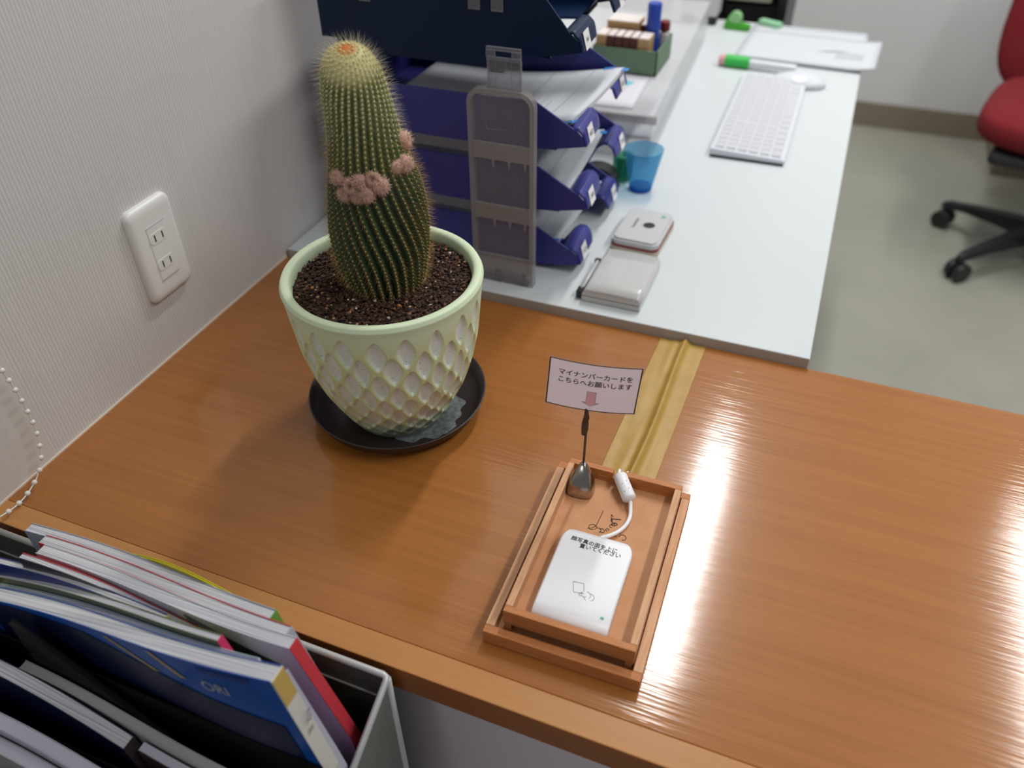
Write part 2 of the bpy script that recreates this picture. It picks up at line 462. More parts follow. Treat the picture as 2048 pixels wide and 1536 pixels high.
# ------------------------------------------------------------------ saucer, pot, soil, cactus
pc = np.array([.3178, .2982, 0.0])
b = MB()
prof = [(.0, .0005), (.070, .0005), (.084, .003), (.096, .012), (.1005, .0225), (.1015, .0235), (.1015, .0245), (.0995, .0245), (.0945, .0135), (.082, .0055), (.068, .0035), (.0, .0035)]
b.lathe(prof[1:-1], 96)
so = tag(b.build('plant_saucer', 'saucer_plastic', None, smooth=True), 'dark brown plastic saucer under the green cactus pot', 'saucer')
so.location = (.3135, .3060, 0)
def stain_pt(u, v):
    a = R(-72+112*v); wd = max(0, math.sin(v*math.pi))**.6*(.030+.004*math.sin(v*17)+.003*math.sin(v*41)); r_ = .052+wd*u
    z_ = .0036 if r_ < .068 else .0036+(r_-.068)*.143
    return (r_*math.cos(a), r_*math.sin(a), z_+.0004)
b = MB(); b.grid(stain_pt, 8, 60)
b.build('mineral_stain', 'mineral_stain', so)

pt = thing('potted_cactus', 'golden spined column cactus in a pale green leaf-dimpled pot', 'plant', tuple(pc))
# pot
zk = np.array([.0045, .010, .02, .04, .06, .085, .115, .15, .175, .183, .187]); rk = np.array([.0535, .0565, .0625, .0725, .0815, .0897, .0957, .0997, .1020, .1036, .1018])
NT, NZ = 512, 300
zz = np.linspace(.0045, .187, NZ); rr = np.interp(zz, zk, rk)
k = np.exp(-np.linspace(-2, 2, 25)**2); k /= k.sum(); rp = np.pad(rr, 12, mode='reflect', reflect_type='odd'); rs = np.convolve(rp, k, 'valid')
rs[-14:] = np.interp(zz[-14:], zk, rk)
th = np.linspace(0, 2*np.pi, NT, endpoint=False)
TH, ZZ = np.meshgrid(th, zz); RR = np.repeat(rs[:, None], NT, 1)
dent = np.zeros_like(RR)
rows = [(.1525, .0212), (.1310, .0212), (.1095, .0205), (.0905, .0195), (.0725, .0178), (.0565, .0155), (.0425, .0132), (.0300, .0110), (.0195, .0085)]
NC = 20
for i, (zc, hh) in enumerate(rows):
    rc = np.interp(zc, zk, rk)
    for c in range(NC):
        jt = random.uniform(-.02, .02); jz = random.uniform(-.0012, .0012)
        a0 = (c+.5*(i % 2)+.25)*2*np.pi/NC+jt
        da = (TH-a0+np.pi) % (2*np.pi)-np.pi
        x = da*rc; y = (ZZ-zc-jz)*1.08+x*.16
        hw = .0090*rc/.097*(.88+.2*random.random())
        t = np.clip(1-np.abs(y/hh)**1.75, 0, 1)
        e = 1-np.abs(x)/(hw*t+1e-6)
        dent = np.maximum(dent, np.where((np.abs(y) < hh) & (e > 0), np.clip(e*1.9, 0, 1)**.65*np.clip(t*3, 0, 1), 0))
sp_n = rng.random((NZ, NT))
RR2 = RR-.0040*dent
V = np.stack([RR2*np.cos(TH), RR2*np.sin(TH), ZZ], -1).reshape(-1, 3)
ridge = np.array([.64, .71, .40]); leafc = np.array([.75, .80, .75]); rimc = np.array([.66, .78, .54]); stain = np.array([.20, .22, .20])
up = smoothstep(.145, .175, ZZ)[..., None]
col = ridge*(1-up)+rimc*up
warm = np.array([.70, .63, .54]); wl = smoothstep(.10, .05, ZZ)[..., None]
lc = leafc*(1-.6*wl)+warm*.6*wl
d3 = np.clip(dent*2.0-.25, 0, 1)[..., None]
col = col*(1-d3)+lc*d3
speck = ((sp_n > .988) & (dent > .3))[..., None]
col = np.where(speck, col*.35, col)
wst = np.sin(TH*3+1.3)*.004+np.sin(TH*7)*.003+np.sin(TH*19)*.0015
st = smoothstep(.028, .010, ZZ+wst)[..., None]*(.55+.45*sp_n[..., None])
col = col*(1-st)+stain*st
V = V.tolist(); C_ = col.reshape(-1, 3).tolist()
# rim and inside wall
inner = [(.1000, .1878), (.0970, .1880), (.0945, .1873), (.0925, .1850), (.0915, .178), (.0908, .170), (.089, .160)]
for r_, z_ in inner:
    for t in th: V.append((r_*math.cos(t), r_*math.sin(t), z_)); C_.append((rimc*(1.0 if z_ > .18 else .95)).tolist())
nrow = NZ+len(inner)
idx = np.arange(nrow*NT).reshape(nrow, NT); nx = np.roll(idx, -1, 1)
F = np.stack([idx[:-1], nx[:-1], nx[1:], idx[1:]], -1).reshape(-1, 4).tolist()
F.append(list(range(NT-1, -1, -1)))
raw('pot', V, F, 'pot_glaze', pt, np.array(C_))
# soil: a bed of granules
V = []; F = []; Cc = []
g = 40
for i in range(g+1):
    for j in range(64):
        r_ = .0908*i/g; a = 2*np.pi*j/64
        V.append((r_*math.cos(a), r_*math.sin(a), .1750+.0015*rng.random())); Cc.append((.035, .016, .010))
for i in range(g):
    for j in range(64): F.append((i*64+j, i*64+(j+1) % 64, (i+1)*64+(j+1) % 64, (i+1)*64+j))
ico = bmesh.new(); bmesh.ops.create_icosphere(ico, subdivisions=1, radius=1)
IV = np.array([v.co[:] for v in ico.verts]); IF = np.array([[v.index for v in f.verts] for f in ico.faces]); ico.free()
pal = [((.050, .020, .011), 50), ((.085, .034, .018), 26), ((.025, .012, .009), 24), ((.16, .075, .04), 8), ((.42, .25, .12), 2.2), ((.45, .17, .045), 1.6), ((.6, .54, .46), 1.2)]
pw = np.array([p_[1] for p_ in pal]); pw = pw/pw.sum()
for q in range(3600):
    r_ = .0895*math.sqrt(random.random()); a = random.random()*6.283
    s_ = random.uniform(.0009, .0021)*(1.25 if random.random() < .1 else 1)
    c_ = np.array(pal[rng.choice(len(pal), p=pw)][0])*random.uniform(.7, 1.3)
    v = IV*(1+.35*(rng.random((len(IV), 1))-.5))*np.array([random.uniform(.8, 1.3), random.uniform(.8, 1.3), random.uniform(.6, 1)])*s_
    v = v+np.array([r_*math.cos(a), r_*math.sin(a), .1763+.0022*random.random()+.003*max(0, 1-r_/.06)])
    n0 = len(V); V.extend(v.tolist()); F.extend((IF+n0).tolist()); Cc.extend([c_.tolist()]*len(v))
tag_s = raw('soil', V, F, 'soil', pt, np.array(Cc), smooth=False); tag_s['kind'] = 'stuff'

# cactus stem (local frame: rt = to the right in plan, vd = away from the viewer)
rt = np.array([.8434, .5372, 0]); vd = np.array([-.5372, .8434, 0])
cz = np.array([.158, .17, .185, .20, .22, .24, .26, .28, .293, .303, .315, .335, .355, .37, .383, .393, .401, .4065, .4095, .4105])
cs = -.0003+np.array([.005, .005, .004, .003, .0035, .0038, .0045, .0046, .0040, .0030, .0018, .0005, -.001, -.0025, -.0035, -.004, -.0045, -.0045, -.0045, -.0045])
cr = np.array([.030, .0345, .0390, .0425, .0455, .0465, .0455, .0432, .0405, .0378, .0355, .0318, .0297, .0283, .0265, .0238, .0195, .0138, .0075, .0002])
cl = np.array([0, 0, 0, 0, 0, 0, 0, 0, 0, .0005, .001, .002, .003, .004, .005, .0062, .0074, .0083, .0088, .009])
al = np.concatenate([[0], np.cumsum(np.hypot(np.diff(cz), np.diff(cr)))])
def stem(t):        # t = arc length (array)
    return [np.interp(t, al, q) for q in (cz, cs, cr, cl)]
NR = 32
def twist(z):
    q = np.clip((.300-z)/.125, 0, 1)
    return .38*(q*q*(3-2*q))+.10*np.sin((z-.16)*30)+np.clip((z-.31)/.1, 0, 1)*.25
def surf(t, a, off=0.0):
    z, s_, r_, l_ = stem(t)
    ang = a+twist(z)
    amp = .055*np.clip(r_/.03, 0, 1)*np.clip((.36-z)/.12, .45, 1)
    rad = r_*(1+amp*np.cos(NR*a))+off
    c = pc*0+s_[..., None]*rt-l_[..., None]*vd
    p = c+(rad*np.cos(ang))[..., None]*rt+(rad*np.sin(ang))[..., None]*vd
    p[..., 2] = z+.30*smoothstep(.35, .40, z)*(rad*np.sin(ang))
    return p
NA, NH = NR*8, 150
ta = np.linspace(0, al[-1]-1e-4, NH); aa = np.linspace(0, 2*np.pi, NA, endpoint=False)
T2, A2 = np.meshgrid(ta, aa, indexing='ij')
SP = surf(T2, A2)
z = stem(ta)[0][:, None]+0*A2
dk_ = np.array([.030, .058, .022]); lt = np.array([.13, .18, .035]); br = np.array([.085, .065, .030])
w = smoothstep(.27, .38, z)[..., None]
col = dk_*(1-w)+lt*w
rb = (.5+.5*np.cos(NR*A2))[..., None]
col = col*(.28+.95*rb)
wb = smoothstep(.195, .165, z)[..., None]*.7
col = col*(1-wb)+br*wb
wc = smoothstep(.4082, .4102, z)[..., None]; wy = smoothstep(.385, .402, z)[..., None]
col = col*(1-wy)+np.array([.55, .52, .24])*wy
col = col*(1-wc)+np.array([.50, .16, .02])*wc
idx = np.arange(NH*NA).reshape(NH, NA); nx = np.roll(idx, -1, 1)
F = np.stack([idx[:-1], nx[:-1], nx[1:], idx[1:]], -1).reshape(-1, 4).tolist(); F.append(list(range((NH-1)*NA, NH*NA)))
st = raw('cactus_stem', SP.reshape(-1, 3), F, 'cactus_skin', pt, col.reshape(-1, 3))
# areoles and spines
AV = []; AF = []; AC = []; SV = []; SF = []; SC = []
step = .0045
for rib in range(NR):
    a = 2*np.pi*rib/NR
    t = .004+(rib % 2)*step/2
    while t < al[-1]-.0035:
        z_, s_, r_, l_ = [float(q) for q in stem(np.array(t))]
        if r_ < .0125 and (rib % 2): t += step; continue
        if r_ < .006 and (rib % 4): t += step; continue
        p = surf(np.array(t), np.array(a)); p1 = surf(np.array(t+.001), np.array(a)); p2 = surf(np.array(t), np.array(a+.002))
        up_ = (p1-p)/np.linalg.norm(p1-p); sd = (p2-p)/np.linalg.norm(p2-p); nr = np.cross(sd, up_)
        young = float(smoothstep(.27, .385, np.array(z_)))
        ctr = max(0, 1-r_/.0062) if z_ > .35 else 0
        if np.dot(nr, p-np.array([0, 0, z_])+np.array([0, 0, .004])) < 0: nr = -nr
        n0 = len(AV)
        sz = .00085+.00020*young
        AV.extend((p+nr*.0003+(IV[:, :1]*sd+IV[:, 1:2]*up_*1.25+IV[:, 2:]*nr*.6)*sz).tolist()); AF.extend((IF+n0).tolist())
        ac = np.array([.40, .30, .13])*(1-young)+np.array([.66, .62, .38])*young
        AC.extend([ac.tolist()]*len(IV))
        nsp = int(8+4*young+6*ctr)
        for q in range(nsp):
            f = 2*np.pi*(q+random.random()*.6)/nsp
            cen = q >= nsp-3
            el = random.uniform(.75, 1.3) if cen else random.uniform(.18, .5)
            ln = (random.uniform(.0065, .0125) if cen else random.uniform(.0022, .0040))*(1+.15*young)*(1-.45*ctr)
            d = (math.cos(f)*sd+math.sin(f)*up_)*math.cos(el)+nr*math.sin(el)
            if cen and ctr < .5: d = d+np.array([0, 0, .15])
            d = d/np.linalg.norm(d)
            e1 = np.cross(d, nr+.01); e1 /= np.linalg.norm(e1); e2 = np.cross(d, e1)
            wd = .00008 if cen else .00009
            n1 = len(SV)
            for h in range(3):
                SV.append((p+nr*.0004+(e1*math.cos(2.094*h)+e2*math.sin(2.094*h))*wd).tolist())
            SV.append((p+nr*.0004+d*ln).tolist())
            SF.extend([(n1, n1+1, n1+3), (n1+1, n1+2, n1+3), (n1+2, n1, n1+3)])
            gold = np.array([.62, .43, .15])*(1-young)+np.array([.80, .68, .32])*young
            if cen: gold = gold*np.array([1.0, .92, .8])
            if cen and young > .6: gold = np.array([.72, .66, .50])
            gold = gold*(1-ctr)+np.array([.72, .30, .05])*ctr
            SC.extend([(gold*random.uniform(.75, 1.2)).tolist()]*4)
        t += step
oa = raw('areoles', AV, AF, 'areole', st, np.array(AC)); oa['kind'] = 'stuff'
osn = raw('spines', SV, SF, 'spine', st, np.array(SC), smooth=False); osn['kind'] = 'stuff'
# dried woolly flower buds
def bud(s_, z_, r_, seed):
    rg = np.random.default_rng(seed)
    sc_ = float(np.interp(z_, cz, cs)); R0 = float(np.interp(z_, cz, cr)); dx = min(abs(s_-sc_)/R0, .97)*np.sign(s_-sc_)
    nrm = rt*dx-vd*math.sqrt(1-dx*dx)+np.array([0, 0, .35]); nrm /= np.linalg.norm(nrm)
    c = rt*sc_+np.array([0, 0, z_])+nrm*np.array([1, 1, 0])*(R0+r_*.35)
    bmx = bmesh.new(); bmesh.ops.create_icosphere(bmx, subdivisions=3, radius=1)
    v = np.array([q.co[:] for q in bmx.verts]); f = [[q.index for q in ff.verts] for ff in bmx.faces]; bmx.free()
    dd = v@nrm
    lump = 1+.16*np.sin(v[:, 0]*9+seed)*np.sin(v[:, 1]*8)*np.sin(v[:, 2]*9+1)
    pit = np.clip((dd-.80)/.20, 0, 1)*(1.0 if seed % 4 == 0 else .25)
    V_ = v*(lump-.55*pit)[:, None]*r_
    cl_ = np.array([.56, .34, .27])*(1-pit[:, None])+np.array([.14, .055, .04])*pit[:, None]
    cl_ = cl_*rg.uniform(.85, 1.15, (len(v), 1))
    V_ = V_.tolist(); cl_ = cl_.tolist(); f = list(f)
    for h in range(480):
        d = rg.normal(size=3); d /= np.linalg.norm(d)
        if d@nrm < -.35 or (d@nrm > .86 and seed % 4 == 0): continue
        base = d*r_*.93; tip = base+(d*.75+nrm*.35+rg.normal(size=3)*.35)*r_*.42
        e1 = np.cross(d, [.3, .5, .8]); e1 /= np.linalg.norm(e1); e2 = np.cross(d, e1); n1 = len(V_)
        for q in range(3): V_.append((base+(e1*math.cos(2.094*q)+e2*math.sin(2.094*q))*.00030).tolist())
        V_.append(tip.tolist()); f += [(n1, n1+1, n1+3), (n1+1, n1+2, n1+3), (n1+2, n1, n1+3)]
        cl_ += [(np.array([.74, .50, .41])*rg.uniform(.7, 1.2)).tolist()]*4
    ob = raw('flower_bud', V_, f, 'bud', st, np.array(cl_)); ob.location = tuple(c)
for i, (s_, z_, r_) in enumerate([(-.0265, .3035, .0072), (-.0160, .2990, .0078), (-.0230, .2905, .0070), (-.0040, .2925, .0078), (-.0085, .3035, .0070), (.0025, .3055, .0070), (.0080, .2990, .0082),
                                  (-.0120, .2905, .0066), (.0310, .3100, .0078), (.0385, .3260, .0080), (.0240, .3105, .0058)]):
    bud(s_, z_, r_, i+3)

# ------------------------------------------------------------------ nested wooden trays
def wooden_tray(name, label, x0, x1, y0, y1, z0, z1, t, zf):
    r_ = thing(name, label, 'tray', ((x0+x1)/2, (y0+y1)/2, z0), 1.0, None)
    off = ((x0+x1)/2, (y0+y1)/2, z0)
    b = MB(); b.box((x0+t*.5, y0+t*.5, zf-.004), (x1-t*.5, y1-t*.5, zf)); b.build('tray_floor', 'tray_floor', r_, off=off)
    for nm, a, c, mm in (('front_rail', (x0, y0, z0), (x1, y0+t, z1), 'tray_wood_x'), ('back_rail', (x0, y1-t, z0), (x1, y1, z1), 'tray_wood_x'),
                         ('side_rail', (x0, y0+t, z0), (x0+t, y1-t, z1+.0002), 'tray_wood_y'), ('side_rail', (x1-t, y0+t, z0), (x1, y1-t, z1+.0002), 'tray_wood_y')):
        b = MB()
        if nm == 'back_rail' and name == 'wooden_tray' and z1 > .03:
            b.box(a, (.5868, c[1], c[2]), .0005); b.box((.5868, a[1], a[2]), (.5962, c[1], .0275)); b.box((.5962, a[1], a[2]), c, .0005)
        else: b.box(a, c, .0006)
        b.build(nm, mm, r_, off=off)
    return r_
ot = wooden_tray('wooden_tray', 'larger shallow wooden tray on the counter holding a smaller tray inside it', .5262, .6650, .0515, .2690, .0003, .0165, .0080, .0045)
it = wooden_tray('wooden_tray', 'smaller wooden tray nested in a larger one, holding the white card reader', .5400, .6562, .0653, .2605, .0168, .0345, .0065, .0205)
for x_ in (.5412, .6488):
    for y_ in (.066, .252):
        b = MB(); b.box((x_, y_, .0046), (x_+.006, y_+.008, .0167)); b.build('corner_block', 'tray_wood', ot, off=(.5956, .16025, .0003))
off = (.5981, .1629, .0168)
def curve_tube(name, paths, rad, m, parent, off=(0, 0, 0), n=6):
    b = MB()
    for p in paths: b.tube(p, rad, n)
    return b.build(name, m, parent, off=off, smooth=False)
def arc(cx, cy, r_, a0, a1, z_, n=14, k=0): return [(cx+(r_*(1-k*i/n))*math.cos(R(a0+(a1-a0)*i/n)), cy+(r_*(1-k*i/n))*math.sin(R(a0+(a1-a0)*i/n)), z_) for i in range(n+1)]
zf = .0207
curve_tube('printed_scroll', [[(.5884, .2143, zf), (.5872, .1935, zf)], arc(.5840, .1905, .0045, 20, 330, zf, 16, .5), arc(.5905, .1890, .0035, 180, -60, zf, 12, .3), [(.5872, .1935, zf), (.5835, .1895, zf), (.5800, .1880, zf)],
                              arc(.5940, .1895, .003, 150, -150, zf, 12, .4), [(.6110, .2010, zf), (.6105, .1915, zf)], arc(.6080, .1900, .0045, 30, 300, zf, 14, .5), arc(.6150, .1880, .0040, 170, -100, zf, 14, .4)], .00028, 'logo_ink', it, off)
text('printed_word', 'Le', .0135, 'logo_ink', it, (.6035-off[0], .2045-off[1], zf-off[2]), (0, 0, -78), xs=.8)
curve_tube('printed_flourish', [arc(.6010, .1985, .0022, 0, 300, zf, 12, .3), arc(.5985, .1925, .0018, 0, 300, zf, 12, .3), [(.6000, .2100, zf), (.5975, .2125, zf), (.5990, .2045, zf), (.6030, .2015, zf)]], .00028, 'logo_ink', it, off)

# ------------------------------------------------------------------ card reader
cr_ = thing('card_reader', 'white plastic card reader lying in the smaller wooden tray', 'card reader', (.5965, .1245, .0206), .8)
b = MB()
prof = [(-.0490, .0002), (-.0495, .0060), (-.0480, .0085), (-.0440, .0110), (-.0380, .0122), (-.0280, .0130), (.0400, .0132), (.0470, .0130), (.0490, .0110), (.0490, .0002)]
def rx(y): 
    k = np.clip((y-.034)/.015, 0, 1); return .0335-.012*(1-math.sqrt(max(0, 1-k*k)))*.9
ys = [-.0490, -.0485, -.0465, -.043, -.038, -.028, 0, .02, .034, .039, .043, .0462, .0482, .0489]
tz = np.interp(ys, [p[0] for p in prof[1:9]], [p[1] for p in prof[1:9]])
rowsv = []
for y_, t_ in zip(ys, tz):
    h = rx(y_)
    ring = [(-h, 0.0002), (-h-.0005, .003), (-h-.0003, t_-.0012), (-h+.0010, t_), (h-.0010, t_), (h+.0003, t_-.0012), (h+.0005, .003), (h, .0002)]
    rowsv.append([b.bm.verts.new((x_, y_, z_)) for x_, z_ in ring])
for A, B in zip(rowsv, rowsv[1:]):
    for i in range(8): b.bm.faces.new((A[i], A[(i+1) % 8], B[(i+1) % 8], B[i]))
b.bm.faces.new(rowsv[0]); b.bm.faces.new(rowsv[-1][::-1])
rb_ = b.build('body', 'reader_white', cr_)
rb_.data.polygons.foreach_set('use_smooth', [len(p.vertices) == 4 for p in rb_.data.polygons])
md = rb_.modifiers.new('es', 'EDGE_SPLIT'); md.split_angle = R(40)
text('printed_line', '顔写真の面を上に', .0056, 'ink', cr_, (-.0020, .0360, .01335), (0, 0, -1.5), bold=.00010)
text('printed_line', '置いてください', .0056, 'ink', cr_, (.0050, .0308, .01335), (0, 0, 1), bold=.00010)
curve_tube('card_symbol', [[(-.0080, -.0095, .0131), (-.0045, -.0200, .0131), (.0045, -.0185, .0131)], [(-.0080, -.0095, .0131), (.0015, -.0085, .0131), (.0038, -.0160, .0131)],
                           arc(.0050, -.0190, .0028, 130, 320, .0131, 10), arc(.0072, -.0195, .0036, 100, -40, .0131, 10), arc(.0020, -.0200, .0016, 60, 280, .0131, 8), [(.0050, -.0215, .0131), (.0075, -.0245, .0131)], arc(.0105, -.0205, .0036, 110, -60, .0131, 10)],
           .00024, 'ink_grey', cr_)
b = MB(); b.box((.0245, -.0375, .0123), (.0275, -.0355, .0128)); b.build('status_light', 'green_sticker', cr_)
cpts = [(.5950, .1725, .0280), (.5985, .1775, .0270), (.6035, .1830, .0250), (.6100, .1920, .0235), (.6145, .2030, .0228), (.6155, .2140, .0228), (.6135, .2240, .0250), (.6118, .2295, .0275)]
def spline(pts, n=8):
    P = [Vector(p) for p in pts]; out = []
    for i in range(len(P)-1):
        p0, p1, p2, p3 = P[max(i-1, 0)], P[i], P[i+1], P[min(i+2, len(P)-1)]
        for k in range(n):
            t = k/n; out.append(.5*((2*p1)+(-p0+p2)*t+(2*p0-5*p1+4*p2-p3)*t*t+(-p0+3*p1-3*p2+p3)*t**3))
    return out+[P[-1]]
b = MB(); b.tube(spline(cpts), .0020, 10); b.tube(spline([(.5928, .2560, .0325), (.5920, .2600, .0325), (.5915, .2650, .0290), (.5920, .2720, .0190), (.5935, .2800, .0080), (.5960, .2900, .0030)]), .0018, 10)
b.build('cable', 'reader_white', cr_, off=(.5965, .1245, .0206))
fa = Vector((.6112, .2298, .0280)); fb = Vector((.5930, .2565, .0325)); ax = (fb-fa); ln = ax.length
b = MB(); b.lathe([(.0030, 0), (.0048, .0008), (.0065, .0020), (.0070, .0032), (.0070, ln-.0034), (.0062, ln-.0018), (.0045, ln-.0006), (.0028, ln)], 28)
bmesh.ops.transform(b.bm, matrix=Matrix.Translation(fa) @ ax.to_track_quat('Z', 'Y').to_matrix().to_4x4(), verts=b.bm.verts)
fe = b.build('ferrite_core', 'reader_white', cr_, smooth=True, off=(.5965, .1245, .0206))
b = MB(); q = ax.to_track_quat('Z', 'Y').to_matrix()
for a, t in ((60, .008), (100, .010), (65, .017), (105, .019), (140, .009), (140, .018)):
    p = fa+q @ Vector((.0070*math.cos(R(a+200)), .0070*math.sin(R(a+200)), t))
    for s2 in (1, -1):
        p = fa+q @ Vector((.0069*math.cos(R(a)), s2*.0069*math.sin(R(a)), t)); b.sphere(p, .0006, 1)
b.build('clasp_dot', 'grey_soft', fe, off=(.5965, .1245, .0206))

# ------------------------------------------------------------------ sign stand and card
ss = thing('sign_stand', 'small polished metal card stand with a clip, in the tray corner', 'card stand', (.5575, .2365, .0207))
b = MB()
base = [(.5500-.5560-.0065, -.0140), (-.0060, -.0165), (.0045, -.0160), (.0150, -.0140), (.0150, -.0020), (.0135, .0110), (-.0070, .0110), (-.0125, .0000)]
lv = [(0, 1.0), (.006, .985), (.012, .90), (.019, .72), (.026, .49), (.0305, .30), (.033, .15)]
rows_ = []
for h, k in lv: rows_.append([b.bm.verts.new((x_*k+.000*(1-k), y_*k+.004*(1-k), h)) for x_, y_ in base])
for A, B in zip(rows_, rows_[1:]):
    for i in range(8): f = b.bm.faces.new((A[i], A[(i+1) % 8], B[(i+1) % 8], B[i]))
b.bm.faces.new(rows_[0][::-1]); b.bm.faces.new(rows_[-1])
bs = b.build('base', 'gunmetal', ss, smooth=True); md = bs.modifiers.new('sub', 'SUBSURF'); md.levels = 2; md.render_levels = 2
cb = bs.data.attributes.new('crease_edge', 'FLOAT', 'EDGE')
for e, q in zip(bs.data.edges, cb.data):
    z0, z1 = (bs.data.vertices[i].co.z for i in e.vertices)
    q.value = .9 if max(z0, z1) < .001 else .0
b = MB(); b.tube([(0, .004, .030), (.0004, .003, .045), (.0008, .002, .060), (.0012, .0008, .0745)], .00125, 8); b.build('rod', 'dark_metal', ss)
b = MB()
for yy in (-.0023, .0009):
    b.prism([(-.0022, .0735), (.0022, .0735), (.0031, .0800), (.0030, .0870), (.0026, .0900), (.0034, .0935), (.0024, .0990), (.0018, .1075), (-.0004, .1085), (-.0010, .0990), (-.0026, .0900), (-.0028, .0800)], 'y', yy, yy+.0014, bev=.0003)
b.tube([(-.0030, 0, .0835), (.0034, 0, .0835)], .0016, 8)
b.build('clip', 'dark_metal', ss)
cardM = Matrix.Translation((.5622, .2380, .1533)) @ Euler((R(-.95), R(3.5), R(12.8))).to_matrix().to_4x4() @ Matrix.Scale(.945, 4)
sg = bpy.data.objects.new('sign_card', None); LINK(sg); sg.matrix_world = cardM
tag(sg, 'laminated pink-white notice card with a black border and pink down arrow, held in a clip', 'sign')
def bend(x_): return .0045*((x_/.045)**2)-.0022      # bows towards the reader
def sheet(name, x0, x1, z0, z1, dy, m, parent, nx=24, poly=None):
    b = MB(); b.grid(lambda u, v: (x0+(x1-x0)*u, bend(x0+(x1-x0)*u)+dy, z0+(z1-z0)*v), nx, 1); return b.build(name, m, parent)
sheet('paper', -.0440, .0440, -.0285, .0285, 0, 'sign_paper', sg)
sheet('film', -.0465, .0465, -.0325, .0315, .0003, 'laminate', sg)
b = MB()
for (x0, x1, z0, z1) in ((-.0440, .0440, .0275, .0285), (-.0440, .0440, -.0285, -.0275), (-.0440, -.0428, -.0285, .0285), (.0428, .0440, -.0285, .0285)):
    b.grid(lambda u, v: (x0+(x1-x0)*u, bend(x0+(x1-x0)*u)-.0002, z0+(z1-z0)*v), 24, 1)
b.build('border', 'ink', sg)
def bent_text(body, size, zc, xc, m, parent, xs=1.0, bold=0):
    return text('printed_line', body, size, m, parent, (0, 0, 0), xs=xs, bold=bold, fn=lambda c: Vector((c.x+xc, bend(c.x+xc)-.00025, c.y+zc)))
bent_text('マイナンバーカードを', .0074, .0138, .0010, 'ink', sg, .97, .00022)
bent_text('こちらへお願いします', .0074, .0048, .0010, 'ink', sg, .97, .00022)
b = MB(); ap = [(-.0048, -.0045), (.0042, -.0045), (.0042, -.0178), (.0082, -.0178), (-.0003, -.0225), (-.0088, -.0178), (-.0048, -.0178)]
f = b.bm.faces.new([b.bm.verts.new((x_, bend(x_)-.00025, z_)) for x_, z_ in ap]); b.build('arrow', 'arrow_pink', sg)
curve_tube('arrow_outline', [[(x_, bend(x_)-.0003, z_) for x_, z_ in ap+ap[:1]]], .00018, 'ink_grey', sg)

# ------------------------------------------------------------------ kraft tape over the cable
def tape(u, v):
    y_ = .274+(YB-.001-.274)*v
    xl = .5630+(.5695-.5630)*v; xr = .6225+(.6280-.6225)*v
    x_ = xl+(xr-xl)*u
    cx = .5960+(.6035-.5960)*v+.002*math.sin(v*5)
    d = (x_-cx)
    z_ = .0006+.0060*math.exp(-(d/.0045)**2)+.0012*math.exp(-((d+.012)/.006)**2)*(1+math.sin(v*9))*.5+.00012*math.sin(u*23+v*6)
    return (x_, y_, z_)
b = MB(); b.grid(tape, 70, 60)
tag(b.build('packing_tape', 'tape_kraft', None, smooth=True, solid=.0002), 'wide olive kraft tape strip running from the wooden trays to the desk', 'tape')

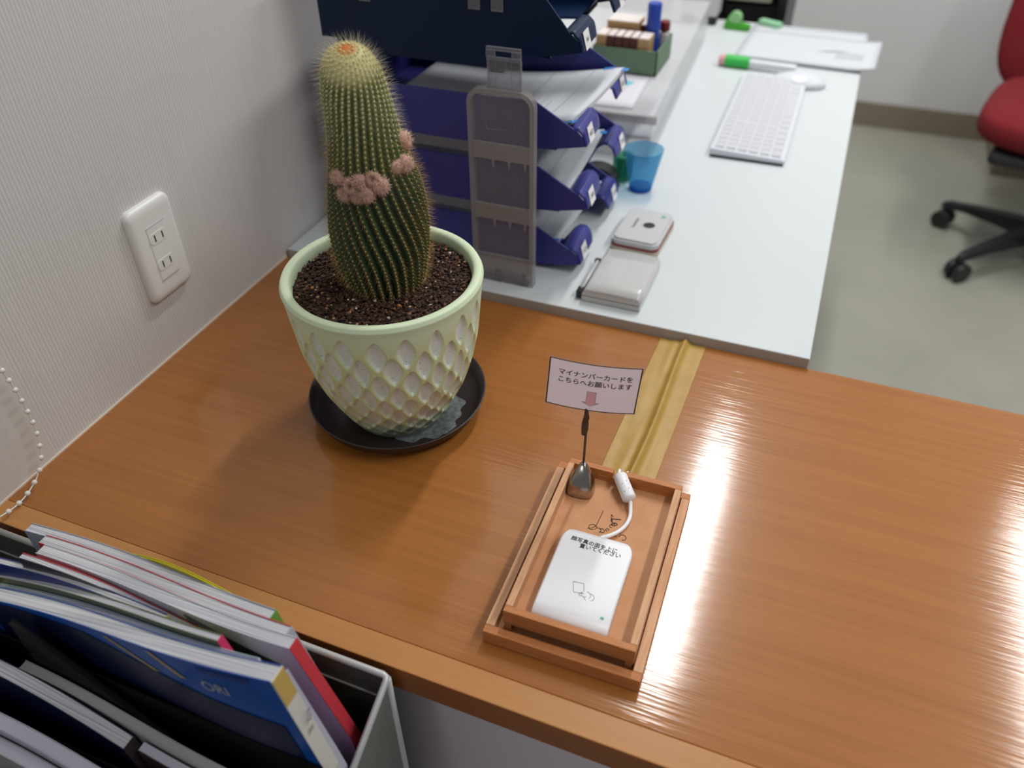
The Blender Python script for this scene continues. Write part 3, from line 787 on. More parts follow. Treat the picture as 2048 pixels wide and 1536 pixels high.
# ------------------------------------------------------------------ letter trays
def paper_lines(parent, fn, rows, m='ink_grey', w=.00035):
    b = MB()
    for (u0, v0, u1, v1) in rows:
        n = 10; pl = []
        for i in range(n+1):
            t = i/n; p = Vector(fn(u0+(u1-u0)*t, v0+(v1-v0)*t)); pl.append(p+Vector((0, 0, .0004)))
        d = (pl[-1]-pl[0]).normalized(); s_ = d.cross(Vector((0, 0, 1))).normalized()*w
        for p, q in zip(pl, pl[1:]):
            b.bm.faces.new([b.bm.verts.new(c) for c in (p-s_, p+s_, q+s_, q-s_)])
    return b.build('printed_line', m, parent)
Y0, Y1 = .625, .865
def letter_tray(label, z0, m, h=.064, rail=True, mark='', dx=0):
    r_ = thing('letter_tray', label, 'letter tray', (.25, .745, z0), 0, 'stacked letter trays on the white desk')
    off = (.25+0, .745, z0); ml = off
    def side(y):
        return [(.078, .001), (.345, .001), (.350, .0045), (.385, .0070), (.4300, .0165), (.4265, .0270), (.4180, .0350), (.362, h+.002), (.30, h), (.078, h)]
    b = MB()
    for y in (Y0, Y1-.0028): b.prism([(x_+dx, z_+z0) for x_, z_ in side(y)], 'y', y, y+.0028)
    b.box((.078+dx, Y0+.0028, z0+.001), (.0808+dx, Y1-.0028, z0+h))
    # floor with a scooped front edge
    n = 30; top = []; bot = []
    for i in range(n+1):
        y = Y0+.0028+(Y1-Y0-.0056)*i/n; u = abs(y-(Y0+Y1)/2)/.045
        xf = .392 if u >= 1 else .392-.055*math.sqrt(1-u*u)
        top.append((y, xf+dx))
    tv = [(b.bm.verts.new((.0808+dx, y, z0+.0065)), b.bm.verts.new((x_, y, z0+.0085)), b.bm.verts.new((.0808+dx, y, z0+.0035)), b.bm.verts.new((x_, y, z0+.0055))) for y, x_ in top]
    for A, B in zip(tv, tv[1:]):
        b.bm.faces.new((A[0], A[1], B[1], B[0])); b.bm.faces.new((A[2], B[2], B[3], A[3])); b.bm.faces.new((A[1], A[3], B[3], B[1]))
    body = b.build('tray_body', m, r_, off=off)
    lip = [(.386, .0070), (.396, .0190), (.404, .0305), (.412, .0365), (.4200, .0365), (.4262, .0310), (.4290, .0235), (.4312, .0160)]
    for (ya, yb, wy) in ((Y0+.002, .7000, 1), (.7900, Y1-.002, -1)):
        b = MB(); n = 8
        def L_(u, v):
            t = u*(len(lip)-1); i = min(int(t), len(lip)-2); f_ = t-i
            x_ = lip[i][0]*(1-f_)+lip[i+1][0]*f_; z_ = lip[i][1]*(1-f_)+lip[i+1][1]*f_
            inset = .010*(abs(u-.55)/.55)**3 if True else 0
            a_, b_ = (ya, yb-inset) if wy > 0 else (ya+inset, yb)
            return (x_+dx, a_+(b_-a_)*v, z0+z_)
        b.grid(L_, 28, n)
        b.build('front_lip', m, r_, off=off, smooth=True, solid=.0024)
    for (yc, t_) in ((.6540, mark), (.838, mark)):
        b = MB(); p0 = Vector((.4274+dx, 0, z0+.0345)); p1 = Vector((.4332+dx, 0, z0+.0140))
        for s_ in (0,):
            q = [p0+Vector((.0004, yc-.0118, 0)), p0+Vector((.0004, yc+.0118, 0)), p1+Vector((.0004, yc+.0118, 0)), p1+Vector((.0004, yc-.0118, 0))]
            b.bm.faces.new([b.bm.verts.new(c) for c in q])
        lb = b.build('name_label', 'label_paper', r_, off=off)
        lb['label'] = 'white paper name label'
        text('printed_word', t_, .0085, 'ink', lb, (.4312+dx-off[0], yc-off[1], z0+.0240-off[2]), (74, 0, 90))
    if rail:
        for y_ in (Y0-.0005, Y1-.0045):
            b = MB(); b.box((.10+dx, y_, z0-.0135), (.335+dx, y_+.0045, z0+.0010), .0006); b.build('spacer_rail', 'clear_tab' if m == 'tray_blue' else m, r_, off=off)
        for x_ in (.11, .31):
            for y_ in (Y0+.006, Y1-.020):
                b = MB(); b.box((x_+dx, y_, z0-.0205), (x_+.02+dx, y_+.014, z0+.001)); b.build('stacking_foot', m, r_, off=off)
    for c_ in r_.children:          # the moulding runs slightly out of square towards the far side
        for v in c_.data.vertices: v.co.x -= .05*(v.co.y+.745-Y0)
        for g_ in c_.children: g_.location.x -= .05*(g_.location.y+.745-Y0)
    return r_
letter_tray('bottom blue letter tray, standing on the white desk', Z, 'tray_blue', rail=False, mark='OCR')
letter_tray('second blue letter tray from the desk, between two other blue trays', .0995, 'tray_blue', mark='OER', dx=.006)
letter_tray('uppermost blue letter tray, just below the dark navy tray', .1855, 'tray_blue', mark='AED')
dt = letter_tray('dark navy letter tray on top of the blue trays', .2990, 'tray_navy', h=.098, mark='A4', dx=-.011)
for x_, zt in ((.286, .352), (.3155, .352), (.138, .3485)):
    b = MB(); b.box((x_-.0075, Y0-.0022, zt), (x_+.0075, Y0-.0004, zt+.050), .0005); b.box((x_-.0075, Y0-.0030, zt), (x_+.0075, Y0-.0004, zt+.0025), .0004)
    b.box((x_-.0075, Y0-.0022, .3965), (x_+.0075, Y0+.006, .3990)); b.box((x_-.0075, Y0-.0026, zt), (x_-.0065, Y0, zt+.05)); b.box((x_+.0065, Y0-.0026, zt), (x_+.0075, Y0, zt+.05))
    b.build('clip', 'clear_tab', dt, off=(.25, .745, .2990))
# papers in the trays
def tray_papers(label, fn, lines, tabs, thick=.004, grp='paper piles in the letter trays'):
    r_ = thing('paper_pile', label, 'paper', fn(.5, .5), 0, grp); off = fn(.5, .5)
    b = MB(); n, k = 24, 6
    topv = b.grid(fn, n, k); botv = b.grid(lambda u, v: tuple(Vector(fn(u, v))-Vector((0, 0, thick))), n, k, smooth=True)
    def skirt(A, B):
        for i in range(len(A)-1):
            f = b.bm.faces.new((A[i], A[i+1], B[i+1], B[i])); f.material_index = 1
    skirt(topv[0], botv[0]); skirt(topv[-1], botv[-1]); skirt([r[0] for r in topv], [r[0] for r in botv]); skirt([r[-1] for r in topv], [r[-1] for r in botv])
    b.build('sheets', ['paper', 'paper_edge'], r_, off=off)
    o = paper_lines(r_, fn, lines, w=.00032); o.data.transform(Matrix.Translation(-Vector(off)))
    for (u0, u1, v0, v1, dz) in tabs:
        b = MB(); q = []
        for (u, v) in ((u0, v0), (u1, v0), (u1, v1), (u0, v1)):
            p = Vector(fn(min(max(u, 0), 1), min(max(v, 0), 1)))+Vector(((u-min(max(u, 0), 1))*.30, (v-min(max(v, 0), 1))*.21, dz)); q.append(b.bm.verts.new(p))
        b.bm.faces.new(q); b.build('index_tab', 'index_blue', r_, off=off)
    return r_
def sheetfn(x0, x1, y0, y1, z0, z1, skew=0, droop=0):
    def fn(u, v):
        x_ = x0+(x1-x0)*u+skew*(v-.5)*u; y_ = y0+(y1-y0)*v
        return (x_, y_, z0+(z1-z0)*max(0, (u-.35)/.65)**1.6-droop*math.sin(v*math.pi)*u)
    return fn
lines1 = [(.46, .05, .46, .97), (.66, .05, .66, .97), (.86, .03, .86, .98)]+[(.50+.018*i, .08, .50+.018*i, random.uniform(.3, .7)) for i in range(8)]+[(.69+.02*i, .12, .69+.02*i, random.uniform(.25, .6)) for i in range(7)]
tabs1 = [(.955, .99, -.030, .012, -.002), (.985, 1.015, -.022, .03, -.001), (.90, .95, .985, 1.02, .0006), (1.0, 1.03, .93, .98, .001)]
tray_papers('printed sheets with blue tabs spilling over the front of the uppermost blue tray', sheetfn(.118, .413, .638, .848, .2030, .2290, .010, .004), lines1, tabs1, .006)
tray_papers('printed sheets in the second blue tray from the desk', sheetfn(.110, .400, .640, .850, .1160, .1325, -.012, .002), lines1, [(.985, 1.02, .93, .98, .0005), (.93, .97, -.02, .03, 0)], .004)
tray_papers('printed sheets with a blue tab in the bottom blue tray', sheetfn(.105, .3930, .640, .850, .0290, .0480, .005, .001), lines1, [(.95, .985, -.01, .06, .0006), (.975, 1.005, .0, .075, .0004)], .004)

# ------------------------------------------------------------------ ribbed clear panel leaning at the tray stack
pn = thing('organizer_panel', 'tall translucent ribbed plastic panel standing before the blue trays', 'panel', (.337, .575, Z))
def rr_poly(x0, x1, z0, z1, r_, bl=0):
    P = [(x0, z0), (x1, z0)]
    P += [(x1-r_+r_*math.cos(R(a)), z1-r_+r_*math.sin(R(a))) for a in range(0, 91, 15)]
    P += [(x0+r_+r_*math.cos(R(a)), z1-r_+r_*math.sin(R(a))) for a in range(90, 181, 15)]
    return P
b = MB(); b.prism(rr_poly(-.0385, .0415, .0010, .2620, .016), 'y', .0010, .0024)
b.build('face', 'clear_ribbed', pn)
P1 = rr_poly(-.0425, .0445, 0, .2660, .018); P2 = rr_poly(-.0375, .0395, .0040, .2610, .015)
b = MB()
ring = [[b.bm.verts.new((x_, yy, z_)) for x_, z_ in pp] for pp, yy in ((P1, -.004), (P1, .008), (P2, .008), (P2, -.004))]
for i in range(4):
    A, B = ring[i], ring[(i+1) % 4]
    for j in range(len(A)): b.bm.faces.new((A[j], A[(j+1) % len(A)], B[(j+1) % len(A)], B[j]))
b.build('rim', 'clear_frost', pn)
for zc in (.0300, .1050, .1885):
    b = MB(); b.box((-.0375, -.0030, zc-.011), (.0395, .0009, zc+.011), .001)
    for k in range(3): b.prism([(-.010+k*.0215-.0018, zc-.010), (-.010+k*.0215+.0018, zc-.010), (-.010+k*.0215, zc-.0215)], 'y', -.0032, -.0012)
    b.build('cross_band', 'clear_frost', pn)
b = MB()
for k in range(12): b.box((-.034+k*.0062, .0007, .012), (-.0337+k*.0062, .0012, .250))
b.build('ribs', 'clear_ribbed', pn)
b = MB(); b.prism([(-.008, .0005), (-.002, .0005), (-.002, .020), (-.008, .020)], 'y', -.006, -.003); b.box((.030, -.006, .0005), (.0315, -.002, .020)); b.box((-.0375, -.0052, .0005), (.0395, -.0040, .0195)); b.build('foot', 'clear_ribbed', pn)
curve_tube('finger_grip', [[(-.019, -.0004, .2235), (-.0185, -.0004, .2165), (-.016, -.0004, .2155), (.016, -.0004, .2180), (.0185, -.0004, .2230), (.0190, -.0004, .2265)]], .0006, 'clear_tab', pn)
b = MB(); b.box((-.0150, .0005, .2600), (.0270, .0025, .3030), .0008); b.box((-.0165, -.0010, .2985), (.0265, .0040, .3025), .0008)
b.box((-.0165, -.0010, .3095), (.0265, .0040, .3140), .0008); b.box((-.0165, -.0010, .3020), (-.0060, .0035, .3100)); b.box((.0155, -.0010, .3020), (.0265, .0035, .3100))
b.box((-.0158, -.001, .2600), (-.0140, .004, .3000), .0004); b.box((.0253, -.001, .2600), (.0271, .004, .3000), .0004); b.box((-.0048, -.0004, .262), (-.0042, .0005, .298)); b.box((.0150, -.0004, .262), (.0156, .0005, .298))
b.build('top_tab', 'clear_tab', pn)

# ------------------------------------------------------------------ stamp case and ink pad
sc2 = thing('stamp_case', 'pearly grey flip-top stamp case with a side hinge, nearest the counter', 'case', (.4930, .6190, Z), 0)
b = MB(); b.box((-.040, -.054, .0004), (.0405, .060, .0085), .0015); b.build('bottom_shell', 'case_grey', sc2)
b = MB(); b.box((-.0385, -.052, .0083), (.039, .058, .0102)); b.build('seam', 'black_plastic', sc2)
b = MB()
def lid(u, v):
    x_ = -.0400+.0805*u; y_ = -.054+.114*v
    e = min(1, min(u, 1-u)/.06)
    z_ = .0100+.0085*math.sqrt(max(0, 1-(1-e)**2)) + .0012*math.sin(u*math.pi)
    return (x_, y_, z_)
tv = b.grid(lid, 24, 4); 
bv = b.grid(lambda u, v: (-.0400+.0805*u, -.054+.114*v, .0100), 24, 4)
for k in (0, -1):
    A = [r[k] for r in tv]; B = [r[k] for r in bv]
    for i in range(len(A)-1): b.bm.faces.new((A[i], A[i+1], B[i+1], B[i]))
b.build('lid', 'case_grey', sc2)
b = MB(); b.tube([(-.0440, -.040, .0085), (-.0440, .036, .0085)], .0032, 14); hg = b.build('hinge_rod', 'pad_grey', sc2)
for y0, y1, dz in ((-.050, -.036, 0), (.034, .042, 0)):
    b = MB(); b.box((-.0490, y0, .0010), (-.0405, y1, .0115), .0015); b.build('hinge_cap', 'black_plastic', sc2)

ip = thing('ink_pad', 'square white and grey ink pad with a red band and black round hole', 'ink pad', (.4880, .7590, Z), -2)
def rrect(w, h, r_):
    P = []
    for sx, sy, a0 in ((1, 1, 0), (-1, 1, 90), (-1, -1, 180), (1, -1, 270)):
        P += [(sx*(w-r_)+r_*math.cos(R(a0+a)), sy*(h-r_)+r_*math.sin(R(a0+a))) for a in range(0, 91, 15)]
    return P
def slab(P, z0, z1, bev=0):
    b = MB(); b.prism(P, 'z', z0, z1, bev=0)
    if bev: bmesh.ops.bevel(b.bm, geom=[e for e in b.bm.edges if abs(e.verts[0].co.z-z1) < 1e-6 and abs(e.verts[1].co.z-z1) < 1e-6], offset=bev, segments=3, affect='EDGES')
    return b
slab(rrect(.0365, .0530, .012), .0003, .0075, .001).build('base', 'beige_plastic', ip)
slab(rrect(.0360, .0525, .012), .0075, .0110).build('red_band', 'red_band', ip)
b = slab(rrect(.0350, .0515, .012), .0110, .0205, .003); b.build('lid', 'pad_grey', ip)
b = MB(); b.lathe([(.0001, .0206), (.0085, .0206), (.0092, .0209), (.0105, .0209), (.0112, .0205)], 32, (.0075, .002), cap=False); b.build('hole_ring', 'pad_grey', ip)
b = MB(); b.lathe([(.0001, .02085), (.0088, .02085)], 32, (.0078, .0015), cap=False); b.build('round_hole', 'black_plastic', ip)
b = MB(); b.box((.018, .031, .0204), (.024, .038, .0209)); b.build('sticker', 'green_sticker', ip)
text('printed_word', 'Shachihata', .0070, 'ink', ip, (-.0135, .0025, .0207), (0, 0, 90))
b = MB(); b.box((-.0385, -.030, .006), (-.0345, .026, .012), .001); b.build('hinge', 'black_plastic', ip)

# ------------------------------------------------------------------ blue tumbler, tape, green cap
tb = thing('blue_tumbler', 'transparent blue plastic tumbler beside the tray stack', 'cup', (.4450, .9120, Z))
b = MB(); b.lathe([(.0180, .0060), (.0200, .0100), (.0315, .0680), (.0318, .0700), (.0306, .0700), (.0300, .0680), (.0190, .0110), (.0160, .0095), (.0010, .0090)], 48, cap=False); b.build('wall', 'glass_blue', tb, smooth=True)
b = MB(); b.lathe([(.0010, .0003), (.0170, .0003), (.0182, .0020), (.0190, .0075), (.0150, .0080), (.0010, .0080)], 48); b.build('base', 'glass_blue_base', tb, smooth=True)
gcp = thing('tape_roll', 'translucent green sticky tape roll half hidden behind the blue tumbler', 'tape', (.4060, .9400, Z))
b = MB(); b.lathe([(.0100, .0005), (.0160, .0005), (.0170, .004), (.0170, .040), (.0160, .043), (.0100, .043), (.0100, .0005)], 32, cap=False); b.build('roll', 'green_clear', gcp, smooth=True)
bt = thing('tape_dispenser', 'black rounded tape dispenser behind the letter trays', 'tape dispenser', (.376, .897, Z))
b = MB(); P = [(.030*math.cos(R(a)), .020+.019*math.sin(R(a))) for a in range(-20, 201, 10)]+[(-.040, .001), (.036, .001)]
b.prism(P, 'y', -.016, .016, bev=.002); b.build('body', 'black_plastic', bt)
b = MB(); b.tube([(0, -.0165, .022), (0, .0165, .022)], .010, 20); b.build('roll', 'chair_black', bt)

# ------------------------------------------------------------------ clear drawer box with green stamp box
cb_ = thing('acrylic_shelf', 'clear acrylic desk shelf with white paper on it, under a green box', 'shelf', (.30, 1.36, Z), 3.2)
t_ = .003; zt = .0859
b = MB(); b.box((-.14, -.36, zt-t_), (.115, .36, zt)); b.build('shelf_top', 'clear_box', cb_)
b = MB(); b.box((.112, -.36, .0004), (.115, .36, zt-t_)); b.build('side_panel', 'clear_box', cb_)
b = MB(); b.box((-.14, -.36, .0004), (-.137, .36, zt-t_)); b.build('side_panel', 'clear_box', cb_)
b = MB(); b.box((-.14, -.368, zt-.013), (.122, -.360, zt+.001), .001); b.build('front_lip', 'clear_frost', cb_)
b = MB(); b.box((-.137, .357, .0004), (.112, .36, zt-t_)); b.build('back_panel', 'clear_box', cb_)
b = MB(); b.box((-.137, -.34, .003), (.112, .35, .006)); b.build('lower_sheet', 'clear_box', cb_)
def flat_sheet(name, label, cx, cy, w, h, z_, rz, m='paper', grp=None, curl=0, cat='paper', thick=.0012):
    r_ = thing(name, label, cat, (cx, cy, z_), rz, grp)
    b = MB(); n = 16
    def fn(u, v): return (w*(u-.5), h*(v-.5), thick+curl*max(0, u-.8)**2*25*(.4+.6*math.cos(v*5)))
    tv = b.grid(fn, n, 8); bv = b.grid(lambda u, v: tuple(Vector(fn(u, v))-Vector((0, 0, thick-.0001))), n, 8)
    for k in (0, -1):
        for A, B in ((tv[k], bv[k]), ([r[k] for r in tv], [r[k] for r in bv])):
            for i in range(len(A)-1): b.bm.faces.new((A[i], A[i+1], B[i+1], B[i])).material_index = 1
    b.build('sheets', [m, 'paper_edge'], r_)
    return r_, fn
flat_sheet('paper_sheet', 'white paper sheet on the clear acrylic shelf in front of the green box', .292, 1.145, .19, .25, Z+zt+.0002, 3.2, 'paper_lav')
flat_sheet('paper_sheet', 'white printed paper inside the clear acrylic shelf', .325, 1.25, .17, .30, Z+.0062, 3.2, 'paper')
b = MB(); b.box((-.010, -.026, 0), (.010, .026, .0006)); sn = tag(b.build('sticky_note', 'cyan_note'), 'small cyan sticky note on the paper in front of the green box', 'sticky note'); sn.location = (.347, 1.125, Z+zt+.0016); sn.rotation_euler = (0, 0, R(-22))
gx0, gx1, gy0, gy1, gz0, gz1 = .272, .3945, 1.185, 1.305, Z+zt+.0018, .146
gb = thing('green_box', 'open pale green cardboard box full of rubber stamps on the clear shelf', 'box', (.333, 1.27, gz0)); off = (.333, 1.27, gz0)
b = MB(); b.box((gx0, gy0, gz0), (gx1, gy1, gz0+.002))
for a, c in (((gx0, gy0, gz0), (gx1, gy0+.002, gz1)), ((gx0, gy1-.002, gz0), (gx1, gy1, gz1)), ((gx0, gy0, gz0), (gx0+.002, gy1, gz1)), ((gx1-.002, gy0, gz0), (gx1, gy1, gz1))): b.box(a, c)
b.build('carton', 'green_card', gb, off=off)
def rubber_stamp(label, x_, y_, z_, w, d, h, m):
    r_ = thing('rubber_stamp', label, 'stamp', (x_, y_, z_), 0, 'rubber stamps in the green box')
    b = MB(); b.box((-w/2, -d/2, 0), (w/2, d/2, h), .0012); b.build('block', m, r_)
    b = MB(); b.box((-w/2+.001, -d/2+.002, h), (w/2-.001, d/2-.002, h+.0012)); b.build('index_label', 'label_white', r_)
    return r_
zs = gz0+.0024; hh = .150-zs+.014
for i, (w_, m_) in enumerate(((.019, 'stamp_wood'), (.0135, 'brown_label'), (.0135, 'brown_label'), (.0135, 'brown_label'), (.0135, 'brown_label'), (.021, 'stamp_wood'))):
    xx = gx0+.004+sum((.0205, .0145, .0145, .0145, .0145, .022)[:i])+w_/2
    lbls = ['light wooden rubber stamp at the left end of the front row in the green box'] + ['dark brown rubber stamp in the middle of the front row in the green box']*4 + ['light wooden rubber stamp at the right end of the front row in the green box']
    rubber_stamp(lbls[i], xx, gy0+.026, zs, w_, .042, hh, m_)
rubber_stamp('wide tan wooden rubber stamp lying behind the front row in the green box', gx0+.040, gy0+.080, zs, .060, .050, hh+.012, 'stamp_wood')
rubber_stamp('dark rubber stamp behind the blue glue stick in the green box', gx0+.079, gy0+.088, zs, .014, .045, hh+.006, 'brown_label')
gs = thing('glue_stick', 'blue glue stick standing upright in the green box', 'glue stick', (gx1-.0275, gy0+.068, zs))
b = MB(); b.lathe([(.0125, 0), (.0130, .001), (.0130, .104), (.0118, .107)], 28); b.build('tube', 'stick_blue', gs, smooth=False)
b = MB(); b.lathe([(.0133, .060), (.0136, .0605), (.0136, .066), (.0133, .0665)], 28, cap=False); b.build('cap_ring', 'stick_blue', gs)
rc = thing('ink_bottle', 'small bottle with a dark red cap in the right corner of the green box', 'bottle', (gx1-.0125, gy0+.103, zs))
b = MB(); b.lathe([(.009, 0), (.0095, .002), (.0095, .045), (.005, .050)], 20); b.build('bottle_body', 'label_white', rc)
b = MB(); b.lathe([(.0085, .0502), (.0100, .051), (.0100, .066), (.008, .068)], 20); b.build('cap', 'red_cap', rc)
gbt = thing('green_bottle', 'dark green bottle standing left of the green stamp box', 'bottle', (.2930-.035, 1.130+.02, Z+zt+.0016))
b = MB(); b.lathe([(.0130, 0), (.0140, .002), (.0140, .075), (.0125, .082), (.0070, .088)], 28); b.build('bottle_body', 'bottle_green', gbt, smooth=True)
b = MB(); b.lathe([(.0075, .0882), (.0080, .089), (.0080, .100), (.007, .101)], 20); b.build('cap', 'bottle_green', gbt)

# ------------------------------------------------------------------ keyboard, mouse, pens, papers
kb = thing('keyboard', 'slim white computer keyboard on the white desk', 'keyboard', (.5885, 1.285, Z), 0.6)
b = MB()
b.prism([(-.0640, .0035), (.0640, .0035), (.0640, .0100), (-.0640, .0150)], 'y', -.207, .207, bev=.0015); b.build('case', 'key_base', kb)
b = MB(); b.box((-.0625, -.207, .0004), (.0625, .205, .0036)); b.build('base_shadow_gap', 'black_plastic', kb)
b = MB()
for r_i in range(6):
    xr = -.050+r_i*.0195
    if r_i == 0: ks = [.014]*20
    elif r_i == 5: ks = [.019, .019, .019, .095, .019, .019, .019, .019, .014, .019, .019]
    else: ks = [.0185+.002*(r_i % 3)]+[.0178]*12+[.026]+[.018]*6
    tot = sum(ks)+.0014*(len(ks)-1); sc_ = .392/tot; y_ = .196
    for w_ in ks:
        w2 = w_*sc_; b.box((xr-.0075, y_-w2, .0150-.039*(xr+.064)), (xr+.0085, y_, .0172-.039*(xr+.064)), .0006, seg=1); y_ -= w2+.0014*sc_
b.build('keys', 'key_white', kb)
ms = thing('computer_mouse', 'white computer mouse behind the keyboard', 'mouse', (.6330, 1.492, Z), 0)
b = MB(); b.sphere((0, 0, .004), 1, 4, 0, (.056, .034, .021))
for v in b.bm.verts:
    v.co.z = max(v.co.z, .0008)
mb = b.build('shell', 'mouse_white', ms, smooth=True)
b = MB(); b.sphere((0, 0, .004), 1, 3, 0, (.0565, .0345, .0135))
for v in b.bm.verts: v.co.z = max(min(v.co.z, .012), .0005)
b.build('underside', 'grey_soft', ms, smooth=True)
b = MB(); b.box((-.045, -.0006, .020), (-.005, .0006, .030)); 
b.build('scroll_wheel', 'grey_soft', ms).scale = (.8, 1, .72)
mk = thing('marker_pen', 'white pen with a bright green grip and pink end', 'pen', (.4560, 1.556, Z+.0128), -2); mk.scale = (1.0, 1.22, 1.22)
b = MB()
def along(prof): return [(t, r_) for t, r_ in prof]
def rod(name, t0, t1, r0, r1, m, parent, n=20):
    b = MB(); b.lathe([(r0*.9, 0), (r0, .001), (r1, t1-t0-.001), (r1*.9, t1-t0)], n); bmesh.ops.transform(b.bm, matrix=Matrix.Translation((t0, 0, 0)) @ Euler((0, R(90), 0)).to_matrix().to_4x4(), verts=b.bm.verts)
    return b.build(name, m, parent)
rod('end_cap', 0, .014, .0085, .0095, 'pale_pink', mk); rod('grip', .014, .066, .0104, .0104, 'marker_green', mk); rod('barrel', .066, .165, .0070, .0062, 'mouse_white', mk)
r_, fn = flat_sheet('paper_stack', 'lower white paper stack at the far end of the desk', .6230, 1.775, .265, .200, Z+.0003, 1.5, 'paper', 'papers at the far end of the desk', 0, thick=.004)
r_, fn = flat_sheet('paper_stack', 'upper white paper stack overhanging the right edge of the desk', .6340, 1.708, .297, .205, Z+.0046, -2.5, 'paper', 'papers at the far end of the desk', .006, thick=.004)
paper_lines(r_, fn, [(.55+.03*i, .45+.02*i, .66+.03*i, .47+.02*i) for i in range(5)]+[(.7, .3+.05*i, .9, .3+.05*i) for i in range(5)], 'grey_soft', .0008)
gt = thing('tape_dispenser', 'bright green tape dispenser at the far end of the desk', 'tape dispenser', (.4500, 1.832, Z), -4)
b = MB(); b.prism([(-.030, 0), (.032, 0), (.033, .010), (.018, .014), (-.010, .016), (-.026, .022), (-.030, .012)], 'y', -.014, .014, bev=.002); b.build('base', 'tape_green', gt)
b = MB(); b.tube([(-.006, -.010, .0255), (-.006, .010, .0255)], .0150, 24); b.build('roll', 'tape_green_pale', gt)
pp = thing('note_pad', 'pale green note pad at the back edge of the desk papers', 'note pad', (.5250, 1.868, Z+.0046), -25)
b = MB(); b.box((-.028, -.010, 0), (.028, .010, .012), .001); b.build('pad_block', 'pad_green_pale', pp)
dv = thing('white_device', 'white and grey upright office device standing at the far desk end', 'device', (.345, 1.838, Z))
b = MB(); b.box((-.036, 0, .020), (.052, .060, .30), .003); b.build('housing', 'device_grey', dv)
b = MB(); b.box((-.058, -.004, .004), (-.036, .060, .30), .002); b.build('side_frame', 'mouse_white', dv)
for x_ in (-.018, .040):
    b = MB(); b.lathe([(.011, 0), (.012, .001), (.012, .018), (.010, .0195)], 20, (x_, .014)); b.build('foot', 'black_plastic', dv)
# black cabinet behind the desk
cbn = thing('cabinet', 'black framed cabinet with a beige drawer front behind the desk', 'cabinet', (.46, 2.15, FL)); off = (.46, 2.15, FL)
b = MB(); b.box((.39, 1.995, FL), (.545, 2.33, -.035), .002)
b.box((.525, 1.99, FL), (.548, 2.33, .42), .002); b.box((.37, 1.99, FL), (.385, 2.33, .42), .002); b.box((.37, 2.30, -.05), (.548, 2.33, .42)); b.box((.37, 1.99, .40), (.548, 2.33, .42)); b.build('frame', 'cab_black', cbn, off=off)
b = MB(); b.box((.388, 2.02, .030), (.505, 2.30, .16), .003); b.build('drawer', 'cab_beige', cbn, off=off)
b = MB(); b.box((.388, 2.02, -.033), (.522, 2.30, .022)); b.build('rail', 'black_plastic', cbn, off=off)

# ------------------------------------------------------------------ red office chair
oc = thing('office_chair', 'red upholstered office chair on a black castor base', 'chair', (1.385, 2.28, FL), 0)
b = MB(); b.lathe([(.045, .085), (.045, .115), (.030, .12), (.030, .24), (.020, .245), (.020, .34), (.06, .35), (.06, .37)], 24); b.build('gas_column', 'chair_black', oc)
for k in range(5):
    a = R(150+72*k); d = Vector((math.cos(a), math.sin(a), 0)); n_ = Vector((-d.y, d.x, 0))
    b = MB(); rows_ = []
    for t, w_, z0, z1 in ((.03, .028, .075, .125), (.12, .024, .080, .115), (.22, .019, .078, .100), (.285, .017, .070, .088), (.30, .012, .068, .080)):
        rows_.append([b.bm.verts.new(d*t+n_*s_*w_+Vector((0, 0, zz_))) for s_, zz_ in ((-1, z0), (1, z0), (.7, z1), (-.7, z1))])
    for A, B in zip(rows_, rows_[1:]):
        for i in range(4): b.bm.faces.new((A[i], A[(i+1) % 4], B[(i+1) % 4], B[i]))
    b.bm.faces.new(rows_[0][::-1]); b.bm.faces.new(rows_[-1])
    lg = b.build('leg', 'chair_black', oc)
    b = MB(); c = d*.285
    for s_ in (-1, 1): b.tube([c+n_*s_*.006+Vector((0, 0, .029)), c+n_*s_*.026+Vector((0, 0, .029))], .0285, 20)
    b.tube([c+n_*-.022+Vector((0, 0, .029)), c+n_*.022+Vector((0, 0, .029))], .010, 10); b.tube([c+Vector((0, 0, .030)), c+Vector((0, 0, .075))], .009, 10)
    b.build('castor', 'chair_black', lg)
sq = Euler((0, 0, R(-14))).to_matrix()
b = MB()
def cushion(w, d, h, p=4.0):
    def fn(u, v):
        a = u*2*math.pi; e = (v-.5)*math.pi
        ce = abs(math.cos(e))**(.5); se = math.copysign(abs(math.sin(e))**.6, math.sin(e))
        ca, sa = math.cos(a), math.sin(a); k = (abs(ca)**p+abs(sa)**p)**(-1/p)
        return (w*ca*k*ce, d*sa*k*ce, h*se)
    return fn
b.grid(cushion(.255, .240, .055), 56, 20); bmesh.ops.remove_doubles(b.bm, verts=b.bm.verts, dist=.0005)
s_o = b.build('seat', 'fabric_red', oc, smooth=True); s_o.location = (-.005, .04, .42); s_o.rotation_euler = (0, 0, R(-14))
b = MB(); b.box((-.2, -.19, .335), (.2, .20, .372), .015); b.build('seat_pan', 'chair_black', oc).rotation_euler = (0, 0, R(-14))
b = MB(); b.grid(cushion(.235, .045, .27, 4), 56, 20); bmesh.ops.remove_doubles(b.bm, verts=b.bm.verts, dist=.0005)
bk = b.build('backrest', 'fabric_red', oc, smooth=True); bk.location = (-.008, .325, .655); bk.rotation_euler = (R(-8), 0, R(-14))
b = MB(); b.box((-.03, .24, .36), (.03, .36, .39), .005); b.box((-.03, .335, .36), (.03, .362, .70), .005); b.build('back_bracket', 'chair_black', oc)
b = MB(); b.tube([(-.20, .10, .36), (-.13, .02, .355), (0, 0, .355)], .012, 10); b.build('seat_lever', 'steel', oc)

